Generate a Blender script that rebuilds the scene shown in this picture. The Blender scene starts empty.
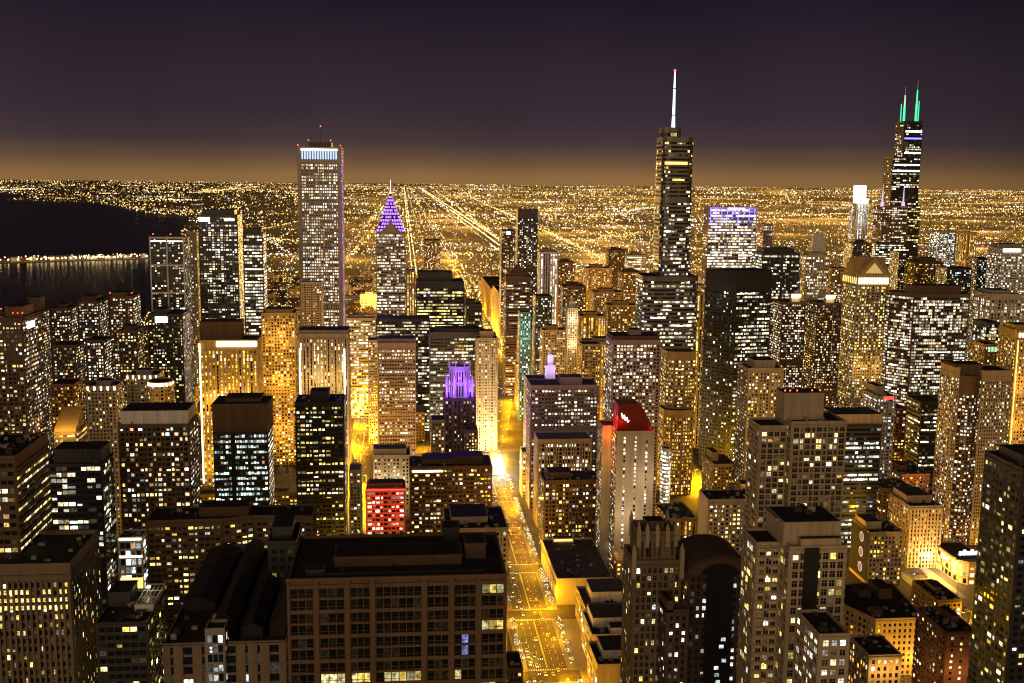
import bpy, math, random
from mathutils import Vector
from mathutils.bvhtree import BVHTree
R = random.Random(11)
S = bpy.context.scene
COL = S.collection

# ------------------------------------------------------------------ camera, sky, exposure
CAM_H, FPX = 314.0, 1100.0
YAW, PITCH, ROLL = math.radians(5.7), math.radians(8.5), math.radians(0.64)
fw = Vector((math.sin(YAW)*math.cos(PITCH), math.cos(YAW)*math.cos(PITCH), -math.sin(PITCH)))
r0 = Vector((math.cos(YAW), -math.sin(YAW), 0)); u0 = r0.cross(fw)
rt = math.cos(ROLL)*r0 + math.sin(ROLL)*u0
up = -math.sin(ROLL)*r0 + math.cos(ROLL)*u0
CC = Vector((0, 0, CAM_H))
cam = bpy.data.objects.new('camera', bpy.data.cameras.new('camera'))
COL.objects.link(cam)
from mathutils import Matrix
cam.matrix_world = Matrix(((rt.x, up.x, -fw.x, 0), (rt.y, up.y, -fw.y, 0), (rt.z, up.z, -fw.z, CAM_H), (0, 0, 0, 1)))
cam.data.sensor_width = 36; cam.data.lens = FPX/1024*36
cam.data.clip_start = 1; cam.data.clip_end = 200000
S.camera = cam

S.view_settings.view_transform = 'Standard'; S.view_settings.look = 'None'
S.view_settings.exposure = 0.3; S.view_settings.gamma = 1.0
S.render.engine = 'CYCLES'
cy = S.cycles
cy.use_denoising = True; cy.filter_width = 1.15
cy.max_bounces = 4; cy.diffuse_bounces = 2; cy.glossy_bounces = 2; cy.transmission_bounces = 1
cy.sample_clamp_indirect = 2.0; cy.sample_clamp_direct = 0
cy.caustics_reflective = False; cy.caustics_refractive = False

W = bpy.data.worlds.new('World'); S.world = W; W.use_nodes = True
wn = W.node_tree.nodes; wl = W.node_tree.links; wn.clear()
o_ = wn.new('ShaderNodeOutputWorld'); bg = wn.new('ShaderNodeBackground')
tc = wn.new('ShaderNodeTexCoord'); sx = wn.new('ShaderNodeSeparateXYZ')
mr = wn.new('ShaderNodeMapRange'); mr.inputs['From Min'].default_value = -0.02; mr.inputs['From Max'].default_value = 0.38
cr = wn.new('ShaderNodeValToRGB')
wl.new(tc.outputs['Generated'], sx.inputs[0]); wl.new(sx.outputs['Z'], mr.inputs['Value'])
wl.new(mr.outputs[0], cr.inputs[0])
el = cr.color_ramp.elements
def zz(deg): return (math.sin(math.radians(deg))+0.02)/0.40
stops = [(-1.0, (.30, .155, .052)), (0.0, (.27, .145, .052)), (0.8, (.142, .080, .046)), (1.7, (.066, .041, .042)),
         (3.1, (.043, .029, .039)), (5.2, (.033, .022, .032)), (8.5, (.017, .011, .020)), (20, (.010, .006, .012))]
while len(el) < len(stops): el.new(0.5)
for e, (d, c) in zip(el, stops): e.position = zz(d); e.color = c+(1,)
nz = wn.new('ShaderNodeTexNoise'); nz.inputs['Scale'].default_value = 2.2; nz.inputs['Detail'].default_value = 3
wl.new(tc.outputs['Generated'], nz.inputs['Vector'])
mrn = wn.new('ShaderNodeMapRange'); mrn.inputs['To Min'].default_value = .68; mrn.inputs['To Max'].default_value = 1.32
mrn.inputs['From Min'].default_value = .3; mrn.inputs['From Max'].default_value = .7
wl.new(nz.outputs['Fac'], mrn.inputs['Value'])
mu = wn.new('ShaderNodeVectorMath'); mu.operation = 'SCALE'
wl.new(cr.outputs[0], mu.inputs[0]); wl.new(mrn.outputs[0], mu.inputs['Scale'])
dp = wn.new('ShaderNodeVectorMath'); dp.operation = 'DOT_PRODUCT'; dp.inputs[1].default_value = (-.08, .997, 0)   # the glow is strongest over the city centre, south
wl.new(tc.outputs['Generated'], dp.inputs[0])
m3 = wn.new('ShaderNodeMapRange'); m3.inputs['From Min'].default_value = .80; m3.inputs['From Max'].default_value = 1.0
m3.inputs['To Min'].default_value = .66; m3.inputs['To Max'].default_value = 1.08; wl.new(dp.outputs['Value'], m3.inputs['Value'])
m4 = wn.new('ShaderNodeVectorMath'); m4.operation = 'SCALE'; wl.new(mu.outputs[0], m4.inputs[0]); wl.new(m3.outputs[0], m4.inputs['Scale'])
wl.new(m4.outputs[0], bg.inputs['Color']); bg.inputs['Strength'].default_value = 0.82
wl.new(bg.outputs[0], o_.inputs[0])

# faint warm glow of the lit-up night sky over the city behind the viewpoint
sl = bpy.data.lights.new('night_sky_glow', 'SUN'); sl.energy = 0.95; sl.angle = math.radians(70); sl.color = (1.0, .70, .42)
so = bpy.data.objects.new('night_sky_glow', sl); COL.objects.link(so)
so.rotation_euler = (math.radians(80), 0, math.radians(-22))   # from behind the camera, high to low

# ------------------------------------------------------------------ helpers
def ray(x, y): return fw*FPX + rt*(x-512) - up*(y-341.5)
def at(x, y, Y):
    d = ray(x, y); return CC + d*(Y/d.y)
def gr(x, y, z=0.0):
    d = ray(x, y); return CC + d*((z-CAM_H)/d.z)
def proj(p):
    d = Vector(p)-CC; z = d.dot(fw)
    if z < 1: return (-9999, -9999, 1)
    return (512+FPX*d.dot(rt)/z, 341.5-FPX*d.dot(up)/z, z)

def tag(o, label=None, cat=None, group=None, kind=None):
    if label: o['label'] = label
    if cat: o['category'] = cat
    if group: o['group'] = group
    if kind: o['kind'] = kind
    return o
def empty(name, loc):
    o = bpy.data.objects.new(name, None); COL.objects.link(o); o.location = loc; o.empty_display_size = 1
    return o

class MB:
    def __init__(s): s.v = []; s.f = []; s.m = []
    def poly(s, pts, mi=0):
        b = len(s.v); s.v += [tuple(p) for p in pts]; s.f.append(tuple(range(b, b+len(pts)))); s.m.append(mi)
    def box(s, x0, x1, y0, y1, z0, z1, mi=0):
        b = len(s.v)
        s.v += [(x0,y0,z0),(x1,y0,z0),(x1,y1,z0),(x0,y1,z0),(x0,y0,z1),(x1,y0,z1),(x1,y1,z1),(x0,y1,z1)]
        for q in ((0,3,2,1),(4,5,6,7),(0,1,5,4),(1,2,6,5),(2,3,7,6),(3,0,4,7)):
            s.f.append(tuple(b+i for i in q)); s.m.append(mi)
    def obox(s, o, t, n, a0, a1, d0, d1, z0, z1, mi=0):
        # box along a facade: o start point, t unit tangent, n outward normal
        b = len(s.v)
        for z in (z0, z1):
            for a, d in ((a0,d0),(a1,d0),(a1,d1),(a0,d1)):
                s.v.append((o[0]+t[0]*a+n[0]*d, o[1]+t[1]*a+n[1]*d, z))
        for q in ((0,1,2,3),(7,6,5,4),(4,5,1,0),(5,6,2,1),(6,7,3,2),(7,4,0,3)):
            s.f.append(tuple(b+i for i in q)); s.m.append(mi)
    def prism(s, pts, z0, z1, mi=0, top=True, bottom=False):
        b = len(s.v); n = len(pts)
        s.v += [(p[0],p[1],z0) for p in pts] + [(p[0],p[1],z1) for p in pts]
        for i in range(n):
            j = (i+1) % n; s.f.append((b+i, b+j, b+n+j, b+n+i)); s.m.append(mi)
        if top: s.f.append(tuple(b+n+i for i in range(n))); s.m.append(mi)
        if bottom: s.f.append(tuple(b+n-1-i for i in range(n))); s.m.append(mi)
    def cone(s, cx, cy, z0, z1, ra, rb, n=8, mi=0):
        b = len(s.v)
        for z, r in ((z0, ra), (z1, rb)):
            for i in range(n):
                a = 2*math.pi*i/n; s.v.append((cx+r*math.cos(a), cy+r*math.sin(a), z))
        for i in range(n):
            j = (i+1) % n; s.f.append((b+i, b+j, b+n+j, b+n+i)); s.m.append(mi)
        s.f.append(tuple(b+n+i for i in range(n))); s.m.append(mi)
        s.f.append(tuple(b+n-1-i for i in range(n))); s.m.append(mi)
    def octa(s, c, r, mi=0):
        b = len(s.v); x, y, z = c
        s.v += [(x+r,y,z),(x-r,y,z),(x,y+r,z),(x,y-r,z),(x,y,z+r),(x,y,z-r)]
        for q in ((0,2,4),(2,1,4),(1,3,4),(3,0,4),(2,0,5),(1,2,5),(3,1,5),(0,3,5)):
            s.f.append(tuple(b+i for i in q)); s.m.append(mi)
    def mesh(s, name, mats):
        me = bpy.data.meshes.new(name); me.from_pydata(s.v, [], s.f)
        for m in mats: me.materials.append(m)
        if len(mats) > 1: me.polygons.foreach_set('material_index', s.m)
        me.update(); return me
    def build(s, name, mats, parent=None, loc=None):
        if not isinstance(mats, (list, tuple)): mats = [mats]
        o = bpy.data.objects.new(name, s.mesh(name, mats)); COL.objects.link(o)
        if parent: o.parent = parent
        if loc: o.location = loc
        return o

# ------------------------------------------------------------------ materials
def mat(name, col, rough=.8, metal=0, var=.25, scale=.35, bump=0, spec=.3, streak=False):
    m = bpy.data.materials.new(name); m.use_nodes = True
    n = m.node_tree.nodes; l = m.node_tree.links; p = n['Principled BSDF']
    g = n.new('ShaderNodeNewGeometry'); t = n.new('ShaderNodeTexNoise'); t.inputs['Scale'].default_value = scale
    t.inputs['Detail'].default_value = 5; t.inputs['Roughness'].default_value = .65
    src = g.outputs['Position']
    if streak:
        mp = n.new('ShaderNodeMapping'); mp.inputs['Scale'].default_value = (1, 1, .08); l.new(src, mp.inputs[0]); src = mp.outputs[0]
    l.new(src, t.inputs['Vector'])
    mrr = n.new('ShaderNodeMapRange'); mrr.inputs['From Min'].default_value = .25; mrr.inputs['From Max'].default_value = .75
    mrr.inputs['To Min'].default_value = 1-var; mrr.inputs['To Max'].default_value = 1+var
    l.new(t.outputs['Fac'], mrr.inputs['Value'])
    sc = n.new('ShaderNodeVectorMath'); sc.operation = 'SCALE'; sc.inputs[0].default_value = col
    l.new(mrr.outputs[0], sc.inputs['Scale']); l.new(sc.outputs[0], p.inputs['Base Color'])
    p.inputs['Roughness'].default_value = rough; p.inputs['Metallic'].default_value = metal
    p.inputs['Specular IOR Level'].default_value = spec
    return m
M = dict(
    stone=mat('pale_limestone', (.42,.36,.27), streak=True), tan=mat('tan_concrete', (.40,.31,.20), streak=True),
    brown=mat('brown_granite', (.125,.075,.042), streak=True), dbrown=mat('dark_brown_brick', (.09,.055,.035)),
    brick=mat('red_brick', (.22,.095,.05)), grey=mat('grey_concrete', (.27,.24,.22), streak=True),
    white=mat('white_painted_concrete', (.62,.58,.52), streak=True), mauve=mat('mauve_stone', (.30,.23,.25), streak=True),
    stonebrown=mat('weathered_brown_stone', (.19,.135,.085), streak=True),
    dark=mat('dark_metal_cladding', (.035,.032,.034), .45, spec=.5), black=mat('black_steel', (.014,.014,.016), .4, spec=.5),
    steel=mat('satin_steel', (.30,.29,.30), .35, .6), bronze=mat('bronze_glass_cladding', (.15,.135,.125), .35, .4, spec=.5), gold=mat('ochre_stone', (.45,.30,.11), streak=True),
    cream=mat('cream_terracotta', (.55,.47,.33), streak=True), rust=mat('red_granite', (.16,.07,.05)),
    roof=mat('tar_roofing', (.018,.015,.013), .9, var=.5, scale=.12), roofg=mat('gravel_roofing', (.055,.05,.047), .9, var=.5, scale=.15),
    asphalt=mat('asphalt', (.075,.07,.065), .75, var=.3, scale=.3), pave=mat('concrete_paving', (.22,.20,.18), .85, var=.25, scale=.5),
    earth=mat('city_ground', (.075,.062,.048), .95, var=.6, scale=.02), paint=mat('white_road_paint', (.75,.73,.68), .7, var=.2, scale=2),
    lawn=mat('winter_lawn', (.06,.06,.025), .95, var=.4, scale=.2), bark=mat('bark', (.10,.07,.05), .9),
    leaf=mat('brown_winter_leaves', (.10,.08,.03), .8, var=.6, scale=2), green=mat('copper_green', (.10,.17,.13), .6),
    redsteel=mat('red_painted_roof', (.16,.014,.012), .5), teal=mat('teal_metal', (.08,.20,.18), .5),
    rubber=mat('tyre_rubber', (.02,.02,.02), .9), chrome=mat('grey_car_metal', (.35,.35,.36), .3, .7),
    lamp_metal=mat('lamp_post_metal', (.06,.06,.06), .5, .4))
def emat(name, col, st):
    m = bpy.data.materials.new(name); m.use_nodes = True
    p = m.node_tree.nodes['Principled BSDF']
    p.inputs['Base Color'].default_value = (.05,.05,.05,1)
    p.inputs['Emission Color'].default_value = col+(1,); p.inputs['Emission Strength'].default_value = st
    m.cycles.emission_sampling = 'NONE'
    return m
E_ = dict(lamp=emat('sodium_lamp', (1,.66,.22), 14), warm=emat('warm_lamp', (1,.82,.5), 5), white=emat('white_lamp', (1,.95,.85), 6),
          red=emat('red_beacon', (1,.06,.04), 6), topblue=emat('pale_blue_light', (.42,.62,1), 1.3), dimgold=emat('dim_gold_light', (1,.66,.2), .5), blue=emat('blue_white_light', (.62,.72,1), 2.2), purple=emat('purple_light', (.30,.13,1), 3.0), lilac=emat('lilac_light', (.72,.5,1), 1.8),
          green=emat('green_light', (.06,.85,.40), 1.1), green2=emat('pale_green_light', (.45,.85,.45), 1.0),
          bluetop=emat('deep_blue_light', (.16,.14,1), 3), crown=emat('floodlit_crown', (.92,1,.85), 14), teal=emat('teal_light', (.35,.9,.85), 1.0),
          sign=emat('white_sign_light', (.95,.95,1), 3), redsign=emat('red_sign_light', (1,.05,.03), 2.2), tail=emat('tail_light', (1,.05,.03), 6),
          head=emat('head_light', (1,.95,.8), 12), goldl=emat('gold_light', (1,.66,.16), 1.6), ring=emat('lilac_ring_light', (.75,.6,.9), .8))

def window_mat(name, attr):
    m = bpy.data.materials.new(name); m.use_nodes = True
    n = m.node_tree.nodes; l = m.node_tree.links; p = n['Principled BSDF']
    if attr:
        a = n.new('ShaderNodeAttribute'); a.attribute_name = 'lit'; c = a.outputs['Color']
    else:
        a = n.new('ShaderNodeObjectInfo'); s4 = n.new('ShaderNodeVectorMath'); s4.operation = 'SCALE'
        s4.inputs['Scale'].default_value = 4.0; l.new(a.outputs['Color'], s4.inputs[0]); c = s4.outputs[0]
    g = n.new('ShaderNodeNewGeometry'); t = n.new('ShaderNodeTexNoise'); t.inputs['Scale'].default_value = .9; t.inputs['Detail'].default_value = 3
    l.new(g.outputs['Position'], t.inputs['Vector'])
    mm = n.new('ShaderNodeMapRange'); mm.inputs['From Min'].default_value = .3; mm.inputs['From Max'].default_value = .7
    mm.inputs['To Min'].default_value = .12; mm.inputs['To Max'].default_value = 1.9
    l.new(t.outputs['Fac'], mm.inputs['Value'])
    sc = n.new('ShaderNodeVectorMath'); sc.operation = 'SCALE'; l.new(c, sc.inputs[0]); l.new(mm.outputs[0], sc.inputs['Scale'])
    l.new(sc.outputs[0], p.inputs['Emission Color']); p.inputs['Emission Strength'].default_value = 1
    p.inputs['Base Color'].default_value = (.006,.006,.007,1); p.inputs['Roughness'].default_value = .08
    p.inputs['Specular IOR Level'].default_value = .3
    m.cycles.emission_sampling = 'NONE'
    return m
WM_A = window_mat('window_glass_lit_rows', True); WM_O = window_mat('window_glass', False)
def point_mat():
    m = bpy.data.materials.new('distant_lamp_glow'); m.use_nodes = True
    n = m.node_tree.nodes; l = m.node_tree.links; n.clear()
    a = n.new('ShaderNodeAttribute'); a.attribute_name = 'lit'; e = n.new('ShaderNodeEmission'); o = n.new('ShaderNodeOutputMaterial')
    l.new(a.outputs['Color'], e.inputs['Color']); l.new(e.outputs[0], o.inputs[0]); m.cycles.emission_sampling = 'NONE'
    return m
PT_M = point_mat()

# ------------------------------------------------------------------ facade styles
PAL = dict(
    warm=[(1,.70,.24),(1,.80,.40),(1,.62,.16),(1,.90,.66),(1,.72,.28)],
    yell=[(1,.74,.18),(1,.82,.34),(1,.68,.13),(.95,.88,.42)],
    gold=[(1,.58,.08),(1,.66,.14),(1,.52,.05)],
    cool=[(.80,.95,1),(.95,1,.92),(1,.96,.85),(.78,1,.88)],
    cream=[(1,.86,.54),(1,.93,.76),(1,.79,.40),(1,.88,.62)],
    mix=[(1,.74,.3),(1,.84,.5),(1,.70,.25),(1,.78,.4),(.5,.85,1),(1,.55,.25),(1,.92,.75),(1,.66,.2)],
    green=[(.82,1,.86),(.75,.95,.8),(1,1,.85),(.6,.95,.8)])
def st(bay=2.6, flr=3.0, ww=.62, wh=.56, lit=.45, pal='warm', run=0, pier=.25, span=.15, br=1.0, mx=.8, mt=2.5, mb=0, mull=0, vrun=0):
    return dict(bay=bay, flr=flr, ww=ww, wh=wh, lit=lit, pal=pal, run=run, pier=pier, span=span, br=br, mx=mx, mt=mt, mb=mb, mull=mull, vrun=vrun)
STY = dict(
    apt=st(), apt2=st(bay=3.8, lit=.38, ww=.7, wh=.55), aptd=st(lit=.22), aptb=st(lit=.6, br=1.2, pal='cream'),
    off=st(bay=2.8, flr=3.9, ww=.82, wh=.5, lit=.6, run=.5, pal='cream'), offd=st(bay=2.8, flr=3.9, ww=.85, wh=.5, lit=.22, run=.7, pal='warm', br=.8),
    offw=st(bay=3.0, flr=4.0, ww=.8, wh=.5, lit=.75, run=.35, pal='cream', br=1.3), offg=st(bay=2.8, flr=3.9, ww=.85, wh=.52, lit=.55, run=.5, pal='yell'),
    pier=st(bay=2.4, flr=3.8, ww=.55, wh=.6, lit=.5, pier=.6, span=.2, run=.3, pal='cream'),
    strip=st(bay=3.2, flr=3.6, ww=.45, wh=.85, lit=.75, pal='gold', pier=.9, span=.1, vrun=.8, br=1.1),
    grid=st(bay=3.0, flr=3.3, ww=.62, wh=.62, lit=.35, pier=.35, span=.35),
    glass=st(bay=3.0, flr=3.6, ww=.94, wh=.7, lit=.45, run=.4, pal='mix', pier=.12, span=.2),
    hband=st(bay=3.2, flr=3.8, ww=.96, wh=.45, lit=.3, run=.7, pier=.05, span=.35, pal='cream'),
    blank=None)

# ------------------------------------------------------------------ buildings
ALLB = []; BV = []; BF = []
def bvh_prism(pts, z0, z1):
    b = len(BV); n = len(pts)
    BV.extend([Vector((p[0],p[1],z0)) for p in pts]+[Vector((p[0],p[1],z1)) for p in pts])
    for i in range(n):
        j = (i+1) % n; BF.append((b+i, b+j, b+n+j, b+n+i))
    BF.append(tuple(b+n+i for i in range(n)))

def rect(x0, x1, y0, y1): return [(x0,y0),(x1,y0),(x1,y1),(x0,y1)]

class Bld:
    """one building: an Empty at the middle of its front base line, its volumes and windows as children.
    x0, x1, y are the photo's pixels of the front top edge, Y the distance south."""
    def __init__(s, name, label, cat, x0, x1, y, Y, D=None, group=None, front=False):
        a, b = at(x0, y, Y), at(x1, y, Y)
        if not front and D:      # x0..x1 take in the visible side face: push the hidden back corner onto the outline
            H_ = (a.z+b.z)/2; w0 = b.x-a.x; D = min(D, .9*max(w0, 14)+10)
            if x0 > 410:
                for _ in range(3):
                    yb = proj((a.x, Y+D, H_))[1]; a = Vector((at(x0, yb, Y+D).x, Y, H_))
                if b.x-a.x < w0*.55: a.x = b.x-w0*.55
            elif x1 < 395:
                for _ in range(3):
                    yb = proj((b.x, Y+D, H_))[1]; b = Vector((at(x1, yb, Y+D).x, Y, H_))
                if b.x-a.x < w0*.55: b.x = a.x+w0*.55
            a.z = b.z = H_; x0, x1 = proj(a)[0], proj(b)[0]
        s.W = b.x-a.x; s.H = (a.z+b.z)/2; s.D = D or s.W*.8; s.Y = Y
        s.ox = (a.x+b.x)/2; s.root = empty(name, (s.ox, Y, 0)); tag(s.root, label, cat, group)
        s.wins = []; s.mats = {}; s.px = s.W/(x1-x0)
        s.foot = [(s.ox-s.W/2, s.ox+s.W/2, Y, Y+s.D)]
        ALLB.append(s)
    def z(s, y, x=None, dy=0):       # height on the plane dy behind the front at pixel row y
        return at(x if x is not None else proj((s.ox, s.Y, s.H))[0], y, s.Y+dy).z
    def x(s, px, y, dy=0): return at(px, y, s.Y+dy).x - s.ox
    def facade(s, mb, p, q, n, z0, z1, sty):
        L = math.hypot(q[0]-p[0], q[1]-p[1]); t = ((q[0]-p[0])/L, (q[1]-p[1])/L)
        mx = min(sty['mx'], L*.1); nb = max(1, round((L-2*mx)/sty['bay']))
        pat = R.choice(((1,), (1,), (1, 1, .62), (1, .7), (.8, 1.25, .8), (1, 1, 1, .55))) if nb >= 6 and sty.get('vary', 1) else (1,)
        ws = [pat[i % len(pat)] for i in range(nb)]; k_ = (L-2*mx)/sum(ws); ws = [w_*k_ for w_ in ws]
        xs = [mx]
        for w_ in ws: xs.append(xs[-1]+w_)
        zt = z1-sty['mt']; zb = z0+sty['mb']; nf = max(1, int((zt-zb)/sty['flr'])); fh = (zt-zb)/nf if nf else 3
        h = fh*sty['wh']; sh = fh-h; bw = (L-2*mx)/nb; pw = bw*(1-sty['ww'])
        mech = set()
        if nf > 26 and sty['lit'] > .15:
            m_ = R.randint(nf//3, 2*nf//3); mech = {m_, m_+1} if R.random() < .6 else set()
        if sty['pier'] > 0 and pw > .05:
            for i in range(nb+1):
                c = xs[i]; mb.obox(p, t, n, max(.02, c-pw/2), min(L-.02, c+pw/2), -.05, sty['pier'], z0+.01*i/(nb+1), zt+.2)
        if sty['span'] > 0:
            for j in range(nf+1):
                c = zb+j*fh; k2 = sh/2*(1.0 if j-1 not in mech else 1.5); mb.obox(p, t, n, .03, L-.03, -.05, sty['span'], max(z0, c-k2), c+k2)
        if s.Y < 900 and L > 8:        # string courses and a cornice
            for zc_ in (zt+sty['mt']*.35, zb+fh*(nf-2)+fh*.02, zb+fh*(nf//2)+fh*.02):
                mb.obox(p, t, n, .01, L-.01, -.05, max(sty['pier'], sty['span'])+.22, zc_-.18, zc_+.18)
        k = sty['mull']
        ang = math.atan2(n[1], n[0])+math.pi/2
        pal = PAL[sty['pal']]
        colrun = [R.random() for _ in range(nb)]
        core = R.randrange(nb) if nb > 7 and R.random() < .35 else -1     # a stair or lift shaft: mostly dark column
        for j in range(nf):
            rowl = R.random(); rc = R.choice(pal); prev = None; rowbr = R.uniform(.6, 1.4)
            for i in range(nb):
                w = ws[i]-pw
                if w < .25: continue
                c = (xs[i]+xs[i+1])/2; zc = zb+(j+.5)*fh
                x, y = p[0]+t[0]*c+n[0]*.04, p[1]+t[1]*c+n[1]*.04
                pr = sty['lit']
                if sty['run']:
                    pr = pr*(1-sty['run']) + sty['run']*(1.0 if rowl < sty['lit'] else .06)
                    if prev is not None and R.random() < .45: on = prev
                    else: on = R.random() < pr
                elif sty['vrun']:
                    on = R.random() < (.12+.85*(colrun[i] < sty['lit']))
                else: on = R.random() < pr
                prev = on
                if j in mech or i == core: on = R.random() < .06
                if on:
                    col = R.choice(pal) if R.random() < .6 else rc
                    if R.random() < .16: col = R.choice(((.8,.92,1), (1,.5,.2), (.9,1,.8), (1,.95,.85), (1,.96,.88), (1,.93,.8)))
                    b = sty['br']*rowbr*(R.uniform(.06, .35) if R.random() < .3 else min(3.2, R.lognormvariate(.05, .55)))
                else:
                    col = R.choice(pal); b = .002+.05*(R.random() < .2)*R.random()*sty['br']
                w_, h_, dx_, dz_ = w, h, 0, 0
                if on and s.Y < 1300:      # half-drawn blinds and curtains
                    if R.random() < .4: w_ = w*R.uniform(.5, 1); dx_ = R.choice((-1, 1))*(w-w_)/2
                    if R.random() < .45: h_ = h*R.uniform(.5, 1); dz_ = -(h-h_)/2
                s.wins.append((x+t[0]*dx_, y+t[1]*dx_, zc+dz_, ang, w_, h_, col[0]*b, col[1]*b, col[2]*b, n))
                for q_ in range(k):
                    cc = c-w/2+w*(q_+1)/(k+1); mb.obox(p, t, n, cc-.06, cc+.06, 0, .12, zc-h/2, zc+h/2)
                if k: mb.obox(p, t, n, c-w/2, c+w/2, 0, .11, zc+h*.12-.05, zc+h*.12+.05)
    def vol(s, part, poly, z0, z1, sty='apt', wm='tan', rm='roof', parapet=1.0, over=None, smooth=False):
        """a storeyed volume on a footprint (counter-clockwise seen from above, building coordinates)"""
        mb = MB(); n_ = len(poly); m = M[wm]; ztop = z1-parapet
        for i in range(n_):
            p, q = poly[i], poly[(i+1) % n_]
            L = math.hypot(q[0]-p[0], q[1]-p[1])
            if L < .05: continue
            nn = ((q[1]-p[1])/L, -(q[0]-p[0])/L)
            mb.poly([(p[0],p[1],z0),(q[0],q[1],z0),(q[0],q[1],z1),(p[0],p[1],z1)])
            key = 'b' if nn[1] > .5 else ('f' if nn[1] < -.75 else ('l' if nn[0] < 0 else 'r'))
            sk = (over or {}).get(key, sty)
            sd = STY[sk] if isinstance(sk, str) else sk
            if sd and key in 'lr': sd = dict(sd, pier=sd['pier']*.3)
            if sd and key != 'b' and L > 1.2: s.facade(mb, p, q, nn, z0, z1, sd)
        # parapet: inner ring
        cx = sum(p[0] for p in poly)/n_; cy_ = sum(p[1] for p in poly)/n_
        k = .5/max(2.0, math.hypot(poly[0][0]-cx, poly[0][1]-cy_))
        inn = [(p[0]+(cx-p[0])*k*1.4, p[1]+(cy_-p[1])*k*1.4) for p in poly]
        for i in range(n_):
            j = (i+1) % n_
            mb.poly([(poly[i][0],poly[i][1],z1),(poly[j][0],poly[j][1],z1),(inn[j][0],inn[j][1],z1),(inn[i][0],inn[i][1],z1)])
            mb.poly([(inn[j][0],inn[j][1],ztop),(inn[i][0],inn[i][1],ztop),(inn[i][0],inn[i][1],z1),(inn[j][0],inn[j][1],z1)])
        w = mb.build(part, m, s.root)
        rb = MB(); rb.poly([(p[0],p[1],ztop) for p in inn]); rb.build('roof', M[rm], s.root)
        wp = [(p[0]+s.ox, p[1]+s.Y) for p in poly]
        bvh_prism(wp, z0, z1)
        xs = [p[0] for p in wp]; ys = [p[1] for p in wp]; s.foot.append((min(xs), max(xs), min(ys), max(ys)))
        return w
    def main(s, sty='apt', wm='tan', rm='roof', pent=None, part='wall', z0=0, parapet=1.0, over=None, plant=True):
        s.vol(part, rect(-s.W/2, s.W/2, 0, s.D), z0, s.H, sty, wm, rm, parapet, over)
        if pent:
            f0, f1, g0, g1, ph = pent
            s.block('penthouse', -s.W/2+f0*s.W, -s.W/2+f1*s.W, g0*s.D, g1*s.D, s.H-parapet, s.H-parapet+ph, wm if wm not in ('stone', 'white') else 'grey')
        if plant: s.plant(s.H-parapet, -s.W/2+1, s.W/2-1, 1, s.D-1)
        return s
    def block(s, part, x0, x1, y0, y1, z0, z1, wm='grey', louver=True):
        mb = MB(); mb.box(x0, x1, y0, y1, z0, z1)
        mb.box(x0-.25, x1+.25, y0-.25, y1+.25, z1-.5, z1+.15)
        if louver and (x1-x0) > 4:
            n = int((x1-x0)/2.5)
            for i in range(n+1):
                c = x0+.2+(x1-x0-.4)*i/max(1, n); mb.box(c-.15, c+.15, y0-.18, y0, z0+.4, z1-.6)
        o = mb.build(part, M[wm], s.root)
        if part not in ('roof_step', 'lantern', 'spire_base', 'spire_lantern'):
            rb = MB(); rb.box(x0+.35, x1-.35, y0+.35, y1-.35, z1+.1, z1+.19); rb.build('roof', M['roof'], o)
        bvh_prism([(p[0]+s.ox, p[1]+s.Y) for p in rect(x0, x1, y0, y1)], z0, z1)
        return o
    def plant(s, z, x0, x1, y0, y1, n=None):
        """roof plant: vents, fan boxes and a pipe run, only where big enough to be seen"""
        if s.Y > 900: return
        n = n or max(4, int((x1-x0)*(y1-y0)/38)); n = min(n, 34)
        for i in range(n):
            w, d, h = R.uniform(.8, 3.2), R.uniform(.8, 2.6), R.uniform(.6, 2.0)
            if x1-x0 < w+1 or y1-y0 < d+1: continue
            x, y = R.uniform(x0, x1-w), R.uniform(y0, y1-d)
            mb = MB(); mb.box(x, x+w, y, y+d, z+.25, z+h); mb.box(x+.15, x+w-.15, y+.15, y+d-.15, z, z+.25)
            mb.cone(x+w/2, y+d/2, z+h, z+h+.25, min(w, d)*.35, min(w, d)*.35, 10)
            mb.build('roof_fan', M['grey'] if R.random() < .5 else M['dark'], s.root)
    def beacon(s, x, y, z, h=3, r=None):
        mb = MB(); mb.cone(x, y, z, z+h, .15, .12, 6); o = mb.build('beacon_mast', M['dark'], s.root)
        b2 = MB(); b2.octa((x, y, z+h+.3), r or max(.5, s.px*.75)); b2.build('beacon', E_['red'], o)
    def lightbar(s, name, em, x0, x1, y0, y1, z0, z1):
        mb = MB(); mb.box(x0, x1, y0, y1, z0, z1); return mb.build(name, E_[em], s.root)
    def lamp(s, x, y, z, energy, col, r=1.0, name='floodlight'):
        ld = bpy.data.lights.new(name, 'POINT'); ld.energy = energy; ld.color = col; ld.shadow_soft_size = r
        o = bpy.data.objects.new(name, ld); COL.objects.link(o); o.parent = s.root; o.location = (x, y, z); return o
    def win(s, x, y, z, ang, w, h, col, b, n):
        s.wins.append((x, y, z, ang, w, h, col[0]*b, col[1]*b, col[2]*b, n))

def T(name, label, cat, x0, x1, y, Y, D, sty, wm, pent=None, rm='roof', over=None, bea=0, front=False, **k):
    b = Bld(name, label, cat, x0, x1, y, Y, D, None, front); b.main(sty, wm, rm, pent, over=over, **k)
    for i in range(bea): b.beacon(-b.W/2+1+(b.W-2)*(i/(max(1, bea-1))), 1, b.H)
    return b
ap, of, ho, bl = 'apartment block', 'office tower', 'hotel', 'building'
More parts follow.
